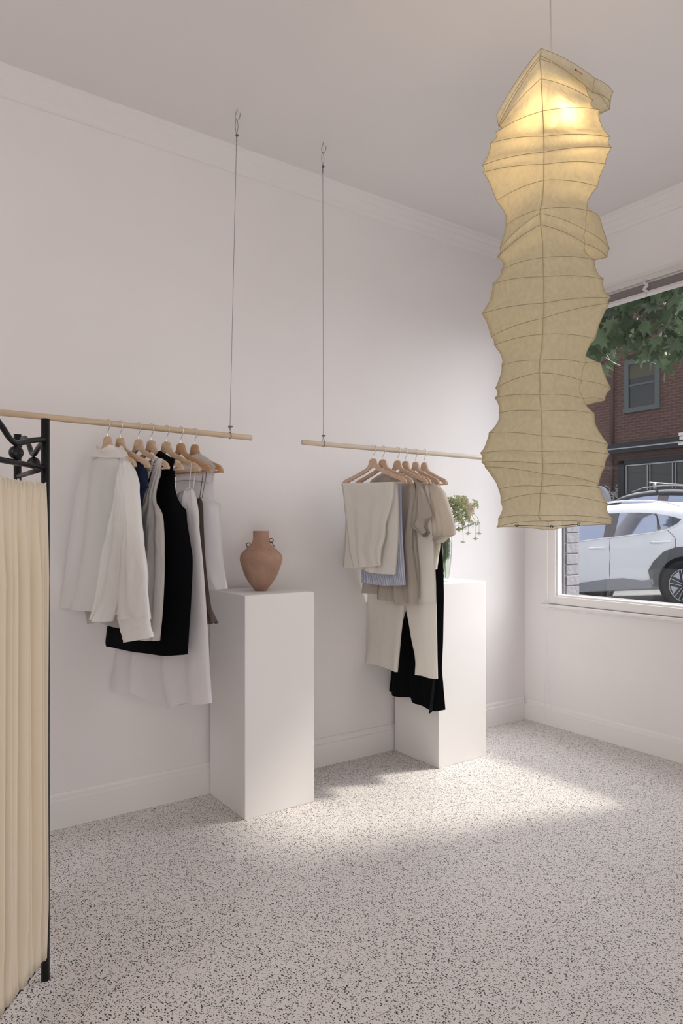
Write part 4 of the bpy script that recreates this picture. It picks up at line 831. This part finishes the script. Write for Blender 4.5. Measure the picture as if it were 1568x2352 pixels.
    for cx in wheels:
        for sd in (1, -1):
            bm = bmesh.new(); prof = [(.225, .895), (.235, .925), (.28, .945), (.32, .94), (.34, .92), (.345, .88), (.345, .74), (.225, .74)]; n = 40; rg = []
            for r_, wv in prof: rg.append([bm.verts.new(PW(cx + r_*math.cos(2*PI*k/n), sd*wv, .345 + r_*math.sin(2*PI*k/n))) for k in range(n)])
            for a, b in zip(rg, rg[1:] + rg[:1]):
                for k in range(n): bm.faces.new((a[k], a[(k + 1) % n], b[(k + 1) % n], b[k]))
            wh = obj('wheel', bm, M_ty, root, True)
            bm = bmesh.new(); bm.faces.new([bm.verts.new(PW(cx + .228*math.cos(2*PI*k/n), sd*.915, .345 + .228*math.sin(2*PI*k/n))) for k in range(n)]); obj('rim', bm, M_rd, wh)
            bm = bmesh.new()
            ringp = [PW(cx + .222*math.cos(2*PI*k/n), sd*.922, .345 + .222*math.sin(2*PI*k/n)) for k in range(n)]; tube(bm, ringp, .008, 6, closed=True)
            for k in range(5):
                a0 = 2*PI*k/5 + .35
                for da in (-.16, .16): tube(bm, [PW(cx + .04*math.cos(a0 + da*2), sd*.928, .345 + .04*math.sin(a0 + da*2)), PW(cx + .215*math.cos(a0 + da), sd*.925, .345 + .215*math.sin(a0 + da))], .0075, 5)
                f = [PW(cx + r_*math.cos(a0 + .63 + da), sd*.924, .345 + r_*math.sin(a0 + .63 + da)) for r_, da in ((.10, -.03), (.205, -.27), (.205, .27), (.10, .03))]
                bm.faces.new([bm.verts.new(v_) for v_ in f])
            ball(bm, PW(cx, sd*.92, .345), .03, 12, 8); obj('alloy_spokes', bm, M_rm, wh)
    bm = bmesh.new()
    for sd in (1, -1): tube(bm, [PW(l, sd*(side_w(l, top_h(l)) - .09), top_h(l) + (.055 if 0 < k < 8 else .02)) for k, l in enumerate([.1 + 1.7*q/8 for q in range(9)])], .014, 8)
    obj('roof_rail', bm, M_metal if racks else paint, root, True)
    if racks:
        bm = bmesh.new()
        for l in (.55, 1.35): tube(bm, [PW(l, -.72, top_h(l) + .12), PW(l, .72, top_h(l) + .12)], .018, 8)
        for l in (.55, 1.35):
            for sd in (-1, 1): tube(bm, [PW(l, sd*.56, top_h(l)), PW(l, sd*.56, top_h(l) + .13)], .035, 8)
        obj('roof_rack', bm, M_metal, root, True)
    bm = bmesh.new()
    for sd in (1, -1): patch(bm, [(-.60, .95), (-.70, .95), (-.72, .86), (-.62, .86)], .006, (sd,))
    obj('tail_lamp', bm, mat(name + '_lamp', (.3, .02, .02), .2), root)
    return root
# local x runs to the front of the car, which points along +Y down the slope
def car_frame(origin, pitch): return Matrix.Translation(origin) @ Matrix(((0, 1, 0), (math.cos(pitch), 0, math.sin(pitch)), (-math.sin(pitch), 0, math.cos(pitch)))).to_4x4()
T1 = car_frame(AX + Vector((.93, 0, 0)) - Vector((0, math.sin(PITCH), math.cos(PITCH)))*.345, PITCH)
build_car('white_car', 'white car with grey wheel arch cladding parked right outside the window', T1, mat('white_car_paint', (.86, .865, .89), .18, spec=.5), mat('grey_cladding', (.13, .13, .135), .55))
T2 = car_frame(Vector((13.9, 6.2, RZ0 - math.tan(PITCH)*(6.2 - AX.y) + .33)), PITCH*.5) @ Matrix.Scale(1.12, 4)
build_car('dark_car', 'black car with roof rack parked across the street behind the white car', T2, mat('black_car_paint', (.012, .013, .016), .12, spec=.6), mat('black_cladding', (.03, .03, .032), .5), True)

# ------------------------------------------------------------------ street tree
M_lf = fabric('plane_leaf', (.075, .115, .050), .25, 0, .5, .2, 30, spec=.5); M_bark = mat('plane_bark', (.20, .17, .13), .9, bump=.5, bscale=20)
tr = thing('plane_tree', 'leafy street tree with lobed leaves overhanging the top of the window', 'tree', (7.3, 8.2, -.1))
bm = bmesh.new(); tube(bm, crom([(7.3, 8.2, -.3), (7.25, 8.15, 1.5), (7.3, 8.0, 3.2), (7.5, 7.6, 4.6), (7.6, 7.0, 5.4)], 5), [.2 - .1*k/20 for k in range(21)], 12); obj('trunk', bm, M_bark, tr, True)
bm = bmesh.new()
for a in ([(7.4, 7.9, 3.6), (7.3, 6.6, 4.4), (7.2, 5.2, 4.3), (7.3, 4.2, 3.9)], [(7.5, 7.6, 4.4), (8.0, 6.2, 4.9), (8.2, 4.8, 4.7), (8.1, 4.0, 4.2)], [(7.4, 7.0, 4.3), (7.6, 5.9, 4.1), (7.8, 5.2, 3.7)]): tube(bm, crom(a, 6), [.04 - .032*k/(6*(len(a) - 1)) for k in range(6*(len(a) - 1) + 1)], 8)
obj('branch', bm, M_bark, tr, True)
LEAF = [(0, -.5), (.12, -.22), (.42, -.30), (.36, -.12), (.62, -.02), (.42, .08), (.50, .32), (.26, .24), (.16, .30), (.10, .50), (0, .72), (-.10, .50), (-.16, .30), (-.26, .24), (-.50, .32), (-.42, .08), (-.62, -.02), (-.36, -.12), (-.42, -.30), (-.12, -.22)]
bm = bmesh.new(); rnd = random.Random(11)
def leaf(bm, c, s, tip, side):
    tip = tip.normalized(); side = (side - tip*side.dot(tip)).normalized(); nn = tip.cross(side)
    cv = bm.verts.new(c - nn*.04*s)
    ring = [bm.verts.new(c + side*a*s + tip*b*s + nn*(-.22*(a*a) - .10*max(0, b)**2)*s) for a, b in LEAF]
    for k in range(len(ring)): bm.faces.new((cv, ring[k], ring[(k + 1) % len(ring)]))
cnt = 0
while cnt < 3600:
    x = rnd.uniform(6.7, 9.0); y = rnd.uniform(3.3, 7.3); z = rnd.uniform(3.0, 5.2) if cnt % 3 else rnd.uniform(5, 7)
    low = 3.40 + .28*mnoise.noise((x*1.2, y*1.6, 0)) + .13*(x - 6.7)
    if z < low: continue
    if mnoise.noise((x*1.4, y*1.4, z*1.4)) < -.34: continue
    leaf(bm, Vector((x, y, z)), rnd.uniform(.14, .25), Vector((rnd.uniform(-.8, .5), rnd.uniform(-.7, .7), rnd.uniform(-1, -.1))), Vector((rnd.uniform(-1, 1), rnd.uniform(-1, 1), rnd.uniform(-.5, .5))))
    cnt += 1
obj('foliage', bm, M_lf, tr, True)
